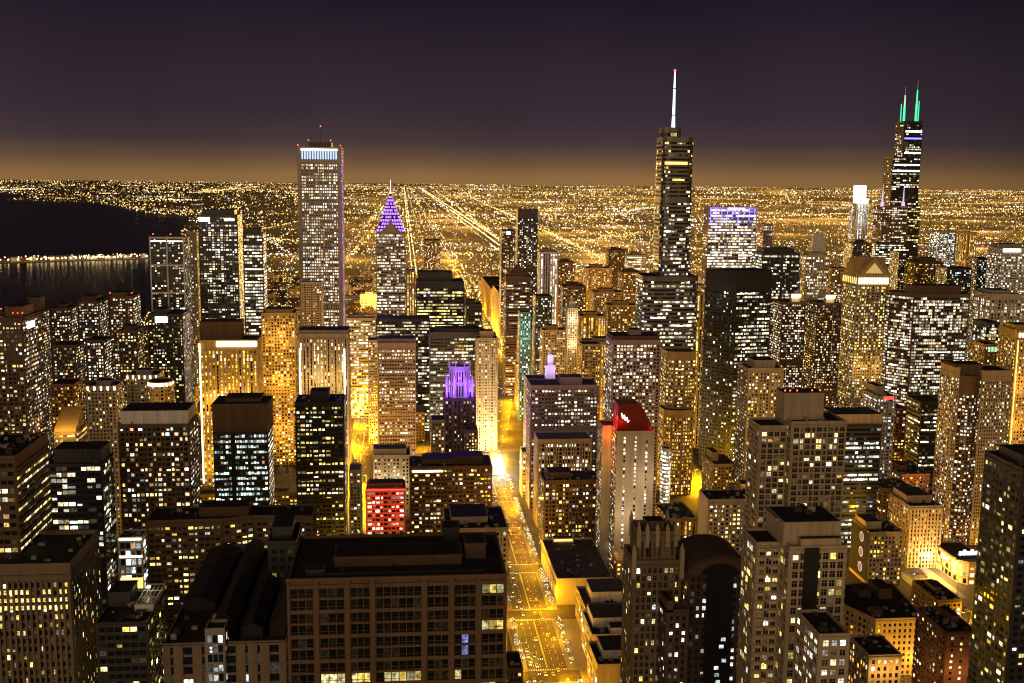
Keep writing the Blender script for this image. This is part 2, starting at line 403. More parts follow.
# ------------------------------------------------------------------ ground, water, streets
def sheet(name, pts, z, m, kind='structure'):
    mb = MB(); mb.poly([(p[0], p[1], z) for p in pts]); o = mb.build(name, m); o['kind'] = kind; return o
def water_mat():
    m = bpy.data.materials.new('dark_water'); m.use_nodes = True
    n = m.node_tree.nodes; l = m.node_tree.links; p = n['Principled BSDF']
    p.inputs['Base Color'].default_value = (.006,.006,.009,1); p.inputs['Roughness'].default_value = .28; p.inputs['Specular IOR Level'].default_value = .05
    g = n.new('ShaderNodeNewGeometry'); t = n.new('ShaderNodeTexNoise'); t.inputs['Scale'].default_value = .05; t.inputs['Detail'].default_value = 4
    b = n.new('ShaderNodeBump'); b.inputs['Strength'].default_value = .35; b.inputs['Distance'].default_value = 3
    l.new(g.outputs['Position'], t.inputs['Vector']); l.new(t.outputs['Fac'], b.inputs['Height']); l.new(b.outputs[0], p.inputs['Normal'])
    return m
WATER = water_mat()
sheet('ground', [(-45000,-300),(45000,-300),(45000,45000),(-45000,45000)], 0, M['earth'])
lake = [(-420,900),(-470,1700),(-560,2300),(-600,2900),(-1050,5200),(-1500,8000),(-2000,8900),(-3100,11700),(-4300,12600),(-5000,15500),(-9000,18500),(-40000,20500),(-40000,900)]
sheet('lake', lake, .02, WATER)
sheet('river', [(-420,1150),(330,1140),(420,1160),(420,1215),(330,1200),(-420,1205)], .02, WATER)
NS = [(92, 13), (-48, 9), (315, 8), (412, 9), (612, 9), (205, 6), (-150, 7)]       # x, half width
EW = [655, 755, 850, 945, 1045, 1240, 1345, 1450]
road_mb = MB(); pav = MB(); pnt = MB()
for x, h in NS:
    b_ = MB(); b_.box(x-h, x+h, 200, 1225 if x == 92 else 3000, .0, .03); o = b_.build('road', M['asphalt']); o['kind'] = 'structure'
for y in EW:
    b_ = MB(); b_.box(-420, 900, y-7, y+7, .0, .026); o = b_.build('road', M['asphalt']); o['kind'] = 'structure'
for x, h in NS[:4]:
    ys = [210]+[q for q in EW]+[1600]
    for a, c in zip(ys[:-1], ys[1:]):
        if a == 1045: continue
        for s_ in (-1, 1):
            xa, xb = (x+s_*h, x+s_*(h+7)); b_ = MB(); b_.box(min(xa,xb), max(xa,xb), a+8, c-8 if not (x == 92 and a >= 1240) else a+9, 0, .15); b_.build('pavement', M['pave'])['kind'] = 'structure'
b_ = MB(); b_.box(112.2, 152, 560, 745, 0, .14); b_.build('pavement', M['pave'])['kind'] = 'structure'
mk = MB()
for a, c in zip([210]+EW[:5], EW[:5]+[1140]):
    y = a+14
    while y < c-14:
        for q in (-8.6, -4.4, 4.4, 8.6): mk.box(92+q-.1, 92+q+.1, y, y+4, .031, .036)
        y += 10
    for q in (-.3, .3): mk.box(92+q-.12, 92+q+.12, a+12, c-12, .031, .036)
for y in EW[:5]:
    for yy in (y-10.5, y+8.5):
        for i in range(17): mk.box(92-12.4+i*1.5, 92-12.4+i*1.5+.75, yy, yy+2.2, .031, .036)
for a, c in zip(EW[4:], EW[5:]+[1560]):
    y = a+14
    while y < c-14:
        for q in (-4.5, 4.5): mk.box(-48+q-.12, -48+q+.12, y, y+4, .031, .036)
        y += 10
    for q in (-.35, .35): mk.box(-48+q-.14, -48+q+.14, a+12, c-12, .031, .036)
    for yy in (a+8.5, c-10.5):
        for i in range(11): mk.box(-56.4+i*1.6, -56.4+i*1.6+.8, yy, yy+2.4, .031, .036)
mk.build('road_marking', M['paint'])['kind'] = 'structure'
AVE = [(92,1215),(112,1290),(142,1530),(160,1775),(172,2111),(174,3600),(176,5200)]
def ave_x(y):
    for (xa, ya), (xb, yb) in zip(AVE[:-1], AVE[1:]):
        if ya <= y <= yb: return xa+(xb-xa)*(y-ya)/(yb-ya)
    return AVE[-1][0] if y > 5200 else 92
sheet('road', [(x-12, y) for x, y in AVE]+[(x+12, y) for x, y in AVE[::-1]], .034, M['asphalt'])
sheet('park', [(-400,1560),(20,1560),(20,2600),(-470,2600)], .024, M['lawn'])
# ------------------------------------------------------------------ the skyline, far to near
# -- left: lakeside towers
b = Bld('apartment_tower', 'slim dark tower with white frame bands, standing against the lake', ap, 149, 184, 237, 1350, 34, None, True)
b.vol('wall', rect(-b.W/2, b.W/2, 0, b.D), 0, b.H, st(lit=.3, bay=3.4, pal='cream'), 'black', 'roof')
mb = MB()
for i in range(3):
    c = -b.W/2+.9+(b.W-1.8)*i/2; mb.box(c-.8, c+.8, -.9, -.3, 0, b.H+.5)
for k in range(7):
    z = b.H-.8-k*33; mb.box(-b.W/2+.2, b.W/2-.2, -.8, -.25, z-1.0, z+1.0)
mb.build('frame_band', M['white'], b.root)
b.lightbar('crown_light', 'white', -b.W/2+2, b.W/2-2, -.6, -.2, b.H-5.5, b.H-4.6)
for q in (-.4, .1, .45): b.beacon(q*b.W, 3, b.H)
b = T('office_tower', 'tall lakeside tower with wavy rows of lights and a bright roof line', of, 198, 242, 215, 1400, 40, st(lit=.5, bay=3.6, pal='cream', run=.2), 'dark', (.1,.9,.2,.8,7))
b.lightbar('crown_light', 'white', -b.W/2+1, -b.W/2+14, -.8, -.3, b.H-8, b.H-3); b.lightbar('crown_light', 'warm', b.W/2-16, b.W/2-4, -.8, -.3, b.H-7, b.H-4)
T('office_tower', 'narrow glass tower with close white light rows, right of the wavy lakeside tower', of, 243, 266, 233, 1380, 36, 'offw', 'dark', (.1,.9,.2,.8,6))
T('apartment_tower', 'grey tower slotted behind the white-banded lakeside tower', ap, 186, 199, 232, 1560, 20, 'aptd', 'grey')
T('apartment_block', 'long lakeside block topped by a square tower with red beacons', ap, 0, 49, 312, 1190, 40, 'apt', 'dbrown', (.66,.99,.3,.7,15), bea=1)
T('apartment_block', 'dark lakeside block second from the left, full of scattered yellow windows', ap, 50, 77, 308, 1215, 40, 'aptb', 'dbrown', (.2,.8,.3,.8,4))
T('apartment_block', 'dark lakeside block with a low roof box, between two taller lit neighbours', ap, 77.5, 108, 301, 1240, 40, 'aptb', 'dbrown', (.05,.75,.2,.9,5))
T('apartment_block', 'lakeside block with pale crown line and warm lit right side', ap, 109, 140, 296, 1270, 36, 'aptb', 'brown', (.0,.7,.2,.9,4), bea=2)
T('apartment_block', 'low dark block with a bright billboard below the white-banded tower', ap, 148, 190, 314, 1130, 40, 'apt', 'black', (.1,.5,.2,.8,5)).lightbar('billboard', 'sign', -10, 2, -1, -.6, 195-30, 195-24)
b = T('apartment_tower', 'striped dark tower at the left edge with a white lit sign near its top', ap, -8, 22, 318, 800, 40, 'apt', 'brown', (.3,.9,.2,.8,8), front=True, over={'r': st(lit=.5, bay=3, flr=3.2, ww=.75, span=.5, pal='cream')})
mb = MB(); mb.box(b.W/2+.3, b.W/2+.8, 8, 24, b.H-9, b.H-4.5); mb.build('sign', E_['sign'], b.root)
for i in range(3): b.beacon(b.W*(.1+.16*i), 6, b.H, 2.5)
T('apartment_block', 'low red brick block behind the gold lit hall, orange windows', ap, 50, 83, 384, 1000, 30, st(lit=.35, pal='gold'), 'brick')
T('apartment_tower', 'dim slab between the lakeside row and the striped left edge tower', ap, 52, 84, 345, 1090, 30, 'apt', 'dbrown')
T('apartment_tower', 'tall brown slab full of scattered lights left of the crowned hotels', ap, 86, 112, 340, 1060, 30, 'aptb', 'dbrown')
T('apartment_tower', 'narrow dark slab behind the crowned hotels, second of the pair', ap, 118, 144, 330, 1090, 30, 'apt', 'dbrown', (.2,.8,.2,.8,4))
b = Bld('theatre_hall', 'low gold lit hall with a sloping golden roof front', 'hall', 54, 87, 430, 830, 30)
b.vol('wall', rect(-b.W/2, b.W/2, 0, b.D), 0, b.H, st(flr=3.6, wh=.5, ww=.9, lit=.8, pal='gold', run=.8, span=.5), 'gold')
mb = MB(); zt = b.z(408, dy=16)
mb.v = [(-b.W/2,0,b.H),(b.W/2,0,b.H),(b.W/2,b.D*.7,zt),(-b.W/2,b.D*.7,zt),(-b.W/2,b.D*.7,b.H-1),(b.W/2,b.D*.7,b.H-1)]
mb.f = [(0,1,2,3),(1,5,2),(0,3,4),(3,2,5,4)]; mb.m = [0]*4
mb.build('sloped_roof', M['gold'], b.root)
for q in (-.3, .3): b.lamp(q*b.W, -7, b.H+4, 5200, (1,.55,.1))
# crowned hotels
def crowned(label, x0, x1, y, Y, D, wm, sty):
    b = Bld('hotel_tower', label, ho, x0, x1, y, Y, D); b.main(sty, wm, 'roof', (.25,.75,.3,.7,4))
    mb = MB(); n = max(6, int(b.W/2.4))
    for i in range(n+1):
        c = -b.W/2+b.W*i/n; mb.box(c-.5, c+.5, -.7, -.3, b.H-3.6, b.H+.6)
    mb.build('crown_fin', M['white'], b.root)
    for i in range(0, n): b.lightbar('crown_light', 'warm', -b.W/2+b.W*i/n+.7, -b.W/2+b.W*(i+1)/n-.7, -.45, -.2, b.H-3.4, b.H-.6) if i % 2 == 0 else None
    return b
crowned('pale hotel slab with a bright fluted crown along its left half', 86, 124, 386, 910, 26, 'stone', st(lit=.28, bay=2.9, pal='yell', ww=.5))
crowned('taller pale hotel slab with a bright crown, behind the golden drum', 126, 164, 375, 960, 26, 'stone', st(lit=.3, bay=2.9, pal='yell', ww=.5))
b = Bld('hotel_tower', 'rounded golden hotel drum with a bright crown, right of the pale slabs', ho, 145, 177, 383, 890, 26)
pts = [(math.cos(math.radians(a))*b.W/2, b.D*.5+math.sin(math.radians(a))*b.D*.5) for a in range(-180, 180, 24)]
b.vol('wall', pts, 0, b.H, st(bay=2.6, flr=3, lit=.25, pal='gold', ww=.5, mx=.2), 'gold')
for i in range(0, 8):
    p, q = pts[i], pts[i+1]; mb = MB(); mb.box(min(p[0],q[0])+.5, max(p[0],q[0])-.3, min(p[1], q[1])-.8, min(p[1],q[1])-.4, b.H-2.8, b.H-.4); mb.build('crown_light', E_['warm'], b.root)
for q in (-12, 0, 12): b.lamp(q, -12, b.H-26, 2600, (1,.6,.14))
# -- the tall white tower and the diamond-topped one
b = Bld('office_tower', 'tallest white ribbed tower on the left with blue-white top band and purple corner', of, 297, 343.5, 147, 1500, 59)
RS = st(bay=3.0, flr=3.9, ww=.55, wh=.55, lit=.72, pal='cream', run=.5, pier=.5, span=.15, br=1.0, mt=22, mx=5)
b.vol('wall', rect(-b.W/2, b.W/2, 0, b.D), 0, b.H, RS, 'grey', 'roof')
n = 14
for i in range(n):
    c = -b.W/2+5+(b.W-10)*(i+.5)/n; b.lightbar('top_light_strip', 'topblue', c-.9, c+.9, -.4, -.1, b.H-16, b.H-5)
b.lightbar('top_light_strip', 'white', -b.W/2+5, b.W/2-5, -.6, -.15, b.H-4.4, b.H-2.6)
b.block('penthouse', -15, 15, 18, 42, b.H-1, b.H+6.5, 'dark')
for q in (-28, -14, 15, 28): b.beacon(q, 2, b.H+(6.5 if abs(q) < 20 else 0), 2)
mb = MB(); mb.cone(0, 30, b.H+6, b.H+26, .5, .3, 6); mb.build('antenna', M['dark'], b.root); b.beacon(0, 30, b.H+26, 2)
for k in range(9): b.lamp(b.W/2+11, 2, b.H-12-k*34, 1, (.42,.16,1.0), 1.5) if k > 90 else (b.lamp(b.W/2+34, 8, b.H-12-k*34, 52000, (.40,.15,1.0), 2), b.lamp(b.W/2+12, -12, b.H-12-k*34, 900, (.42,.18,1.0), 2))
b = T('apartment_block', 'pale stub in front of the tall white ribbed tower', ap, 301, 323, 282, 1420, 22, st(lit=.12), 'tan')
b = Bld('office_tower', 'dark tower with a purple lit diamond roof and needle', of, 376, 405, 232, 1457, 38)
b.vol('wall', rect(-b.W/2, b.W/2, 0, b.D), 0, b.H, st(bay=2.6, flr=4, ww=.8, wh=.5, lit=.6, run=.5, pal='cream'), 'mauve')
za = b.z(192, dy=19); hw = b.W/2
mb = MB(); mb.v = [(-hw,.3,b.H),(hw,.3,b.H),(hw,b.D-.3,b.H),(-hw,b.D-.3,b.H),(0,b.D/2,za)]; mb.f = [(0,1,4),(1,2,4),(2,3,4),(3,0,4)]; mb.m = [0]*4
mb.build('diamond_roof', M['dark'], b.root)
mb = MB()     # lit rows lie on the sloped roof faces
for j in range(11):
    for face in range(3):
        t0, t1 = (j+.15)/12, (j+.75)/12
        for i in range(9):
            u0_, u1_ = (i+.12)/9, (i+.8)/9
            if R.random() < .12: continue
            def P_(u, t):
                if face == 0: p, q = Vector((-hw,.3,b.H)), Vector((hw,.3,b.H))
                elif face == 1: p, q = Vector((hw,.3,b.H)), Vector((hw,b.D-.3,b.H))
                else: p, q = Vector((-hw,b.D-.3,b.H)), Vector((-hw,.3,b.H))
                a_ = Vector((0,b.D/2,za)); e = p+(q-p)*u
                return e+(a_-e)*t+Vector(((0,-.25,.1) if face == 0 else ((.25,0,.1) if face == 1 else (-.25,0,.1))))
            mb.poly([P_(u0_,t0), P_(u1_,t0), P_(u1_,t1), P_(u0_,t1)])
mb.build('roof_light_lattice', E_['purple'], b.root)
zg = b.z(222)
for k, (s_, top) in enumerate(((.78, 1.0), (.5, 1.25))):     # dark chevron gables in front
    mb = MB(); z1 = b.H+(zg-b.H)*top; w_ = hw*s_; y_ = -1.0-k*.9
    mb.v = [(-w_,y_,b.H-1),(w_,y_,b.H-1),(0,y_,z1),(-w_,b.D*.35,b.H-1),(w_,b.D*.35,b.H-1),(0,b.D*.35,z1)]
    mb.f = [(0,1,2),(5,4,3),(1,4,5,2),(0,2,5,3),(0,3,4,1)]; mb.m = [0]*5; mb.build('gable', M['mauve'], b.root)
mb = MB(); mb.cone(0, b.D/2, za-2, za+16, .9, .2, 6); mb.build('spire', E_['blue'], b.root)
T('office_tower', 'thin pale tower pressed to the right side of the purple diamond tower', of, 406, 415, 270, 1440, 30, 'strip', 'mauve')
T('office_tower', 'dark broad office tower with yellow light rows below the long straight avenue', of, 416, 464, 281, 1420, 40, st(bay=2.8, flr=3.9, ww=.85, wh=.5, lit=.72, run=.6, pal='yell', mt=9), 'black', (.03,.75,.2,.9,12))
T('office_tower', 'dark stepped block right of the broad yellow-lit office tower', of, 465, 482, 304, 1400, 40, 'offd', 'dark', (.0,.6,.2,.9,5))
# street wall of the avenue beyond the river
def TX(name, label, cat, X0, X1, Y, D, H, sty, wm, pent=None):
    b = Bld(name, label, cat, proj((X0, Y, H))[0], proj((X1, Y, H))[0], (proj((X0, Y, H))[1]+proj((X1, Y, H))[1])/2, Y, D, None, True)
    b.main(sty, wm, 'roof', pent); return b
GW = st(bay=3, flr=3.7, ww=.5, wh=.6, lit=.5, pal='gold', pier=.5)
for i, (Y, D, H, w, lab, wm) in enumerate((
    (1420, 70, 62, 13, 'low amber stone block, first on the right of the avenue beyond the river', 'gold'),
    (1500, 90, 106, 15, 'slim golden street-wall block beside the teal washed tower', 'gold'),
    (1610, 110, 84, 40, 'golden street-wall block, third along the far avenue', 'tan'),
    (1740, 130, 92, 40, 'amber street-wall block with lit rows along the far avenue, mid row', 'gold'),
    (1900, 160, 70, 44, 'dim gold block in the far avenue row, lower than its neighbours', 'gold'),
    (2090, 220, 88, 44, 'tall amber block near the far end of the avenue row', 'tan'),
    (2350, 300, 76, 44, 'last golden block of the row along the far avenue', 'gold'))):
    X_ = max(ave_x(Y), ave_x(Y+D))+16; TX('office_block', lab, of, X_, X_+w, Y, D, H, GW, wm)
T('office_tower', 'small dark tower far down the avenue left of its lights', of, 424, 440, 240, 2600, 40, 'apt', 'dbrown')
b = T('office_tower', 'slim dark tower with a blue-white roof lamp far down the avenue', of, 500, 515, 230, 2000, 40, 'apt', 'dark')
b.lightbar('roof_lamp', 'sign', -4, 4, -1, -.5, b.H-8, b.H-3)
T('office_tower', 'flat-topped dark tower standing above the avenue right of centre', of, 516, 538, 209, 1800, 34, st(lit=.35, mt=16, pal='cream'), 'dark')
b = Bld('office_tower', 'dark tower with a stepped pointed roof beside the far avenue', of, 504, 530, 280, 1560, 34)
b.vol('wall', rect(-b.W/2, b.W/2, 0, b.D), 0, b.H, 'hband', 'brown')
zt = b.z(266)
for k in range(4):
    f = 1-k*.25; b.block('roof_step', -b.W/2*f, b.W/2*f, b.D/2*(1-f)+.3, b.D-b.D/2*(1-f)-.3, b.H-.8+(zt-b.H)*k/4, b.H+(zt-b.H)*(k+1)/4, 'brown', False)
T('office_tower', 'white ribbed tower with bright vertical lines right of the stepped-roof tower', of, 538, 558, 252, 1650, 30, st(bay=3.4, flr=3.8, ww=.5, wh=.85, lit=.75, vrun=.8, pal='cream', pier=.9, br=1.3), 'white', (.2,.8,.2,.8,5))
b = T('office_tower', 'tower washed in teal light beside the avenue beyond the river', of, 518, 531, 312, 1390, 26, st(lit=.5, pal='green', ww=.6, wh=.7), 'green')
for k in range(3): b.lamp(0, -12, b.H-16-k*14, 4500, (.35,.85,.78))
T('office_tower', 'dark narrow tower right of the teal washed tower', of, 533, 552, 296, 1380, 30, 'apt', 'dark')
b = Bld('clock_tower', 'ivory tower with a small lantern top amid the golden blocks', 'tower', 566, 578, 308, 1350, 14)
b.main(st(bay=2.6, lit=.3, ww=.45), 'cream'); b.block('lantern', -3.5, 3.5, 3, 10, b.H-.8, b.H+8, 'cream', False); mb = MB(); mb.cone(0, 6.5, b.H+8, b.H+14, 3, .3, 8); mb.build('cupola', M['cream'], b.root)
b.lamp(0, -9, b.H-14, 9000, (1,.82,.55)); b.lamp(0, -9, b.H-44, 9000, (1,.75,.4))
midmass = (
    (583, 612, 268, 1900, 40, 'gold block with dark flat roof behind the ivory clock tower', 'gold', 'apt'),
    (560, 586, 286, 1700, 36, 'dark roofed block left of centre among the golden blocks', 'brown', 'apt'),
    (590, 624, 292, 1620, 36, 'wide brown block with amber windows in the golden cluster', 'gold', 'apt'),
    (604, 640, 305, 1500, 30, 'gold lit stone block near the silver rounded tower', 'gold', 'grid'),
    (618, 642, 272, 1800, 34, 'slim block with amber bands behind the silver rounded tower', 'brown', 'apt'),
    (577, 606, 316, 1440, 30, 'wide amber stone block with a flat dark roof behind the curved roof hall', 'gold', 'strip'),
    (625, 646, 255, 1950, 30, 'white lit office block far behind, left of the spired tower', 'grey', 'offw'),
    (556, 575, 262, 1850, 30, 'brown tower right of the white ribbed tower', 'brown', 'apt'),
    (540, 566, 330, 1290, 26, 'old stone block with amber windows above the purple spired hall', 'gold', 'apt'),
    (606, 628, 250, 2200, 30, 'dark unlit box far out by the expressway lights', 'dbrown', 'aptd'))
for (x0, x1, y, Y, D, lab, wm, sty) in midmass: T('office_block', lab, bl, x0, x1, y, Y, D, sty, wm, (.2,.7,.3,.8,5))
b = Bld('market_hall', 'low gold hall with a dark curved roof end, left of the pink hotel tower', 'hall', 580, 626, 342, 1260, 34)
b.main('strip', 'gold', 'roof', (.25,.85,.3,.8,4))
# -- spired tower
b = Bld('skyscraper', 'tallest banded glass tower with a blue-white needle on top', 'skyscraper', 656, 695, 137, 1110, 38)
def rr(x0, x1, y0, y1, r, n=5):
    P = []
    for cx, cy_, a0 in ((x0+r, y0+r, 180), (x1-r, y0+r, 270), (x1-r, y1-r, 0), (x0+r, y1-r, 90)):
        for i in range(n+1):
            a = math.radians(a0+90*i/n); P.append((cx+r*math.cos(a), cy_+r*math.sin(a)))
    return P
HB = st(bay=3.0, flr=4.0, ww=.97, wh=.5, lit=.16, run=.75, pier=0, span=.5, pal='yell', br=1.1, mx=.05, mt=4)
HB2 = dict(HB, lit=.42, run=.5, flr=3.9, br=1.1, pal='cream')
zm = b.z(198); zl = b.z(276)
b.vol('wall', rr(-b.W/2, b.W/2, 0, b.D, 7), zm, b.H, HB, 'bronze', parapet=.6, over={'l': dict(HB, lit=.05)})
b.vol('wall', rr(-b.W/2-.4, b.W/2+.6, -.4, b.D+.4, 7), zl, zm, dict(HB2, lit=.5), 'bronze', parapet=.6, over={'l': dict(HB, lit=.12)})
xl, xr = b.x(643, 276), b.x(699, 276)
b.vol('podium', rr(xl, xr, -6, b.D+6, 11), 0, zl, dict(HB2, lit=.45, pal='cream', flr=4.0), 'bronze')
x0, x1 = b.x(665, 130), b.x(684, 130); zc = b.z(127)
b.vol('crown', rr(x0, x1, 9, 27, 5), b.H-.6, zc, dict(HB, lit=.04), 'bronze', parapet=.5)
zt = b.z(70); zs = [zc-.5, zc+(zt-zc)*.22, zc+(zt-zc)*.70, zt]
xs_ = (x0+x1)/2+3
for i in range(3):
    ra = 1.9-.45*i; mb = MB(); mb.cone(xs_, 18, zs[i]+.7, zs[i+1], ra, ra-.4, 10); mb.build('spire', E_['blue'], b.root)
    mb = MB(); mb.cone(xs_, 18, zs[i]-.3, zs[i]+.7, ra+.2, ra+.2, 10); mb.build('spire_collar', M['dark'], b.root)
b.beacon(xs_, 18, zt, 1.0, 1.4)
b.lightbar('lit_floor', 'goldl', -b.W/2+1, b.W/2-7, -.75, -.55, b.z(163)-1.6, b.z(163)+1.2)
T('apartment_tower', 'narrow pale tower with vertical stripes right of the rounded silver podium', ap, 689, 704, 293, 1240, 20, 'strip', 'cream')
b = Bld('office_tower', 'pink-lamped rounded glass block at the foot of the spired tower', of, 661, 697, 352, 1060, 30)
pts = [(-b.W/2, 6), (-b.W*.25, 1), (b.W*.1, 0), (b.W/2, 3), (b.W/2, b.D), (-b.W/2, b.D)]
b.vol('wall', pts, 0, b.H, st(bay=2.8, flr=3.7, ww=.7, wh=.5, lit=.7, pal='yell', br=.9, mt=8), 'gold')
pts2 = [(p[0]-4, p[1]-12) for p in pts]
b.vol('lower_wing', pts2, 0, b.z(408), st(bay=2.4, flr=3.6, ww=.6, wh=.6, lit=.8, pal='gold', pier=.6, mt=7), 'gold')
T('apartment_block', 'narrow dark block with red roof lamps between podium and black tower', ap, 700, 714, 330, 1230, 20, 'apt', 'dbrown', bea=2)
# -- blue-topped tower and the right cluster
b = Bld('office_tower', 'broad office tower with blue-violet lights across its top floors', of, 704, 757, 207, 1500, 24)
b.vol('wall', rect(-b.W/2, b.W/2, 0, b.D), 0, b.H, st(bay=2.9, flr=3.9, ww=.85, wh=.55, lit=.8, run=.5, pal='cream', br=1.3), 'mauve', over={'l': 'offd'})
for i in range(9):
    c = -b.W/2+3+(b.W-6)*i/8
    L_ = R.uniform(14, 36); b.lightbar('blue_light_strip', 'bluetop', c-.5, c+.5, -.9, -.45, b.H-L_, b.H-1)
b.lightbar('top_light', 'blue', -b.W*.1, b.W*.25, -.8, -.45, b.H-3, b.H-1)
for q in (-.35, 0, .35): b.lamp(q*b.W, -8, b.H-4, 9000, (.25,.2,1))
T('office_tower', 'stepped tower with pale vertical piers right of the blue-topped tower', of, 757, 773, 224, 1640, 40, 'pier', 'mauve')
T('office_block', 'wide dark block with yellow rows behind the black tower', of, 752, 800, 253, 1420, 44, 'off', 'dark', (.1,.9,.2,.9,6), rm='roofg')
b = Bld('office_tower', 'black steel tower with bright office rows, corner towards the viewer', of, 737, 774, 271, 1130, 34, None, True)
pts = [(-b.W/2, 0), (b.W/2, 5), (b.W/2-5, b.D+5), (-b.W/2-25, b.D*.9)]
b.vol('wall', pts, 0, b.H, st(bay=2.9, flr=3.9, ww=.85, wh=.5, lit=.62, run=.4, pal='cream', br=1.1, mt=22), 'black', over={'l': st(lit=.14, bay=3, flr=3.9, pal='cream', mt=22)})
rc = [
    (768, 801, 263, 1450, 36, 'dark roofed pale tower with close vertical blinds of light', 'grey', st(bay=2.2, flr=3.6, lit=.42, ww=.5, pal='cream', mt=6), (.05,.9,.1,.9,12)),
    (797, 830, 255, 1500, 36, 'pale columned tower with tall window lines behind the twin lantern blocks', 'cream', 'pier', (.2,.8,.2,.8,4)),
    (773, 806, 302, 1250, 34, 'left of the twin dark blocks topped by lit lanterns', 'dbrown', 'aptb', None),
    (807, 842, 303, 1255, 34, 'right of the twin dark blocks topped by lit lanterns', 'dbrown', 'apt', None),
    (824, 846, 268, 1560, 30, 'narrow golden edged tower left of the pedimented tower', 'gold', 'apt', None),
    (844, 872, 243, 1900, 40, 'shadowed tower behind the pedimented tower', 'dark', 'apt', (.2,.7,.2,.8,6)),
    (930, 960, 231, 1850, 36, 'white and teal lit block right of the tallest antenna tower', 'grey', st(lit=.7, pal='cool', ww=.7), None),
    (960, 977, 232, 1800, 36, 'gold lit block adjoining the teal lit block on the right', 'gold', 'strip', None),
    (905, 944, 262, 1600, 36, 'dark brown block in front of the antenna tower, amber base', 'dbrown', st(lit=.3, pal='gold'), (.2,.8,.2,.8,7)),
    (890, 918, 252, 1650, 34, 'dark slab between the pedimented tower and the brown block', 'dark', 'apt', None),
    (936, 972, 268, 1480, 34, 'low dark block with a violet spot above the slanted bright tower', 'dark', st(lit=.4, pal='mix'), None),
    (968, 990, 258, 1560, 30, 'dark block with blue tinted panes left of the white grid tower', 'black', st(lit=.35, pal='cool'), None),
    (988, 1030, 248, 1480, 40, 'white gridded tower at the right edge with a lit top band', 'white', st(bay=3.2, flr=3.7, ww=.72, wh=.5, lit=.55, pal='cream', mt=8), (.05,.8,.2,.9,6)),
    (974, 1022, 294, 1260, 40, 'columned block with bright gaps between tall pale piers', 'stone', st(bay=4.2, flr=4, ww=.55, wh=.7, lit=.7, pal='cream', pier=1.1, run=.6, mt=7), (.1,.75,.2,.8,5)),
    (886, 906, 292, 1400, 30, 'shadowed slab squeezed between pedimented and slanted bright tower', 'dark', 'apt', None)]
for (x0, x1, y, Y, D, lab, wm, sty, pent) in rc:
    b = T('office_tower', lab, of, x0, x1, y, Y, D, sty, wm, pent)
    if 'lantern' in lab and 'twin dark' in lab:
        s_ = .12 if lab.startswith('left') else .08
        b.block('lantern', s_*b.W-5, s_*b.W+5, 5, 14, b.H-1, b.H+9, 'cream', False); b.lightbar('lantern_light', 'warm', s_*b.W-5.6, s_*b.W+5.6, 4.2, 4.6, b.H+5, b.H+8.4)
        b.lamp(s_*b.W, -2, b.H+9, 5000, (1,.75,.35))
    if 'white gridded' in lab: b.lightbar('top_light', 'white', -b.W/2+1, b.W/2-14, -.9, -.5, b.H-5, b.H-1.5)
b = Bld('office_block', 'small white block with a slanted face among the right cluster', of, 806, 826, 250, 1700, 28)
b.main('grid', 'white'); mb = MB(); z1 = b.z(234)
mb.v = [(-b.W/2,.4,b.H-.8),(b.W/2,.4,b.H-.8),(b.W/2,14,z1),(-b.W/2+6,14,z1),(-b.W/2,26,b.H-.8),(b.W/2,26,b.H-.8)]
mb.f = [(0,1,2,3),(1,5,2),(0,3,4),(3,2,5,4)]; mb.m = [0]*4; mb.build('slanted_roof', M['white'], b.root)
# pedimented tower
b = Bld('office_tower', 'gold stone tower with lit pediments on its roof and a colonnade', of, 843, 890, 274, 1370, 48)
b.vol('wall', rect(-b.W/2, b.W/2, 0, b.D), 0, b.H, st(bay=3.2, flr=3.8, ww=.6, wh=.55, lit=.6, pal='yell', pier=.7, mt=16, br=1.1), 'tan')
zp = b.z(261, dy=1)
for k in range(12):
    c = -b.W/2+3+(b.W-6)*k/11; b.lightbar('colonnade_light', 'warm', c-1.0, c+1.0, -.5, -.15, b.H-13, b.H-5)
for (xa, xb) in ((-b.W/2+1, b.W/2-1),):
    mb = MB(); mb.v = [(xa,-.6,b.H-.9),(xb,-.6,b.H-.9),(0,-.6,zp+4),(xa,b.D,b.H-.9),(xb,b.D,b.H-.9),(0,b.D,zp+4)]
    mb.f = [(0,1,2),(5,4,3),(1,4,5,2),(0,2,5,3)]; mb.m = [0]*4; mb.build('pediment_roof', M['gold'], b.root)
    mb = MB(); mb.poly([(xa+9,-.8,b.H+1),(xb-9,-.8,b.H+1),(0,-.8,zp-2.5)]); mb.build('pediment_light', E_['dimgold'], b.root)
mb = MB(); xa = -b.W/2; y0_, y1_ = 1.0, b.D-1.0; ym = b.D/2
mb.v = [(xa-.6,y0_,b.H-.9),(xa-.6,y1_,b.H-.9),(xa-.6,ym,zp+3.6),(b.W/2+.6,y0_,b.H-.9),(b.W/2+.6,y1_,b.H-.9),(b.W/2+.6,ym,zp+3.6)]
mb.f = [(1,0,2),(3,4,5),(0,3,5,2),(4,1,2,5)]; mb.m = [0]*4; mb.build('side_gable', M['gold'], b.root)
mb = MB()
for k in range(8):
    c = 3+(b.D-6)*k/7; mb.box(xa-.5, xa-.15, c-1.0, c+1.0, b.H-13, b.H-5)
mb.build('colonnade_light', E_['goldl'], b.root)
for q in (-16, 12): b.lamp(q, -14, 70, 9000, (1,.62,.16))
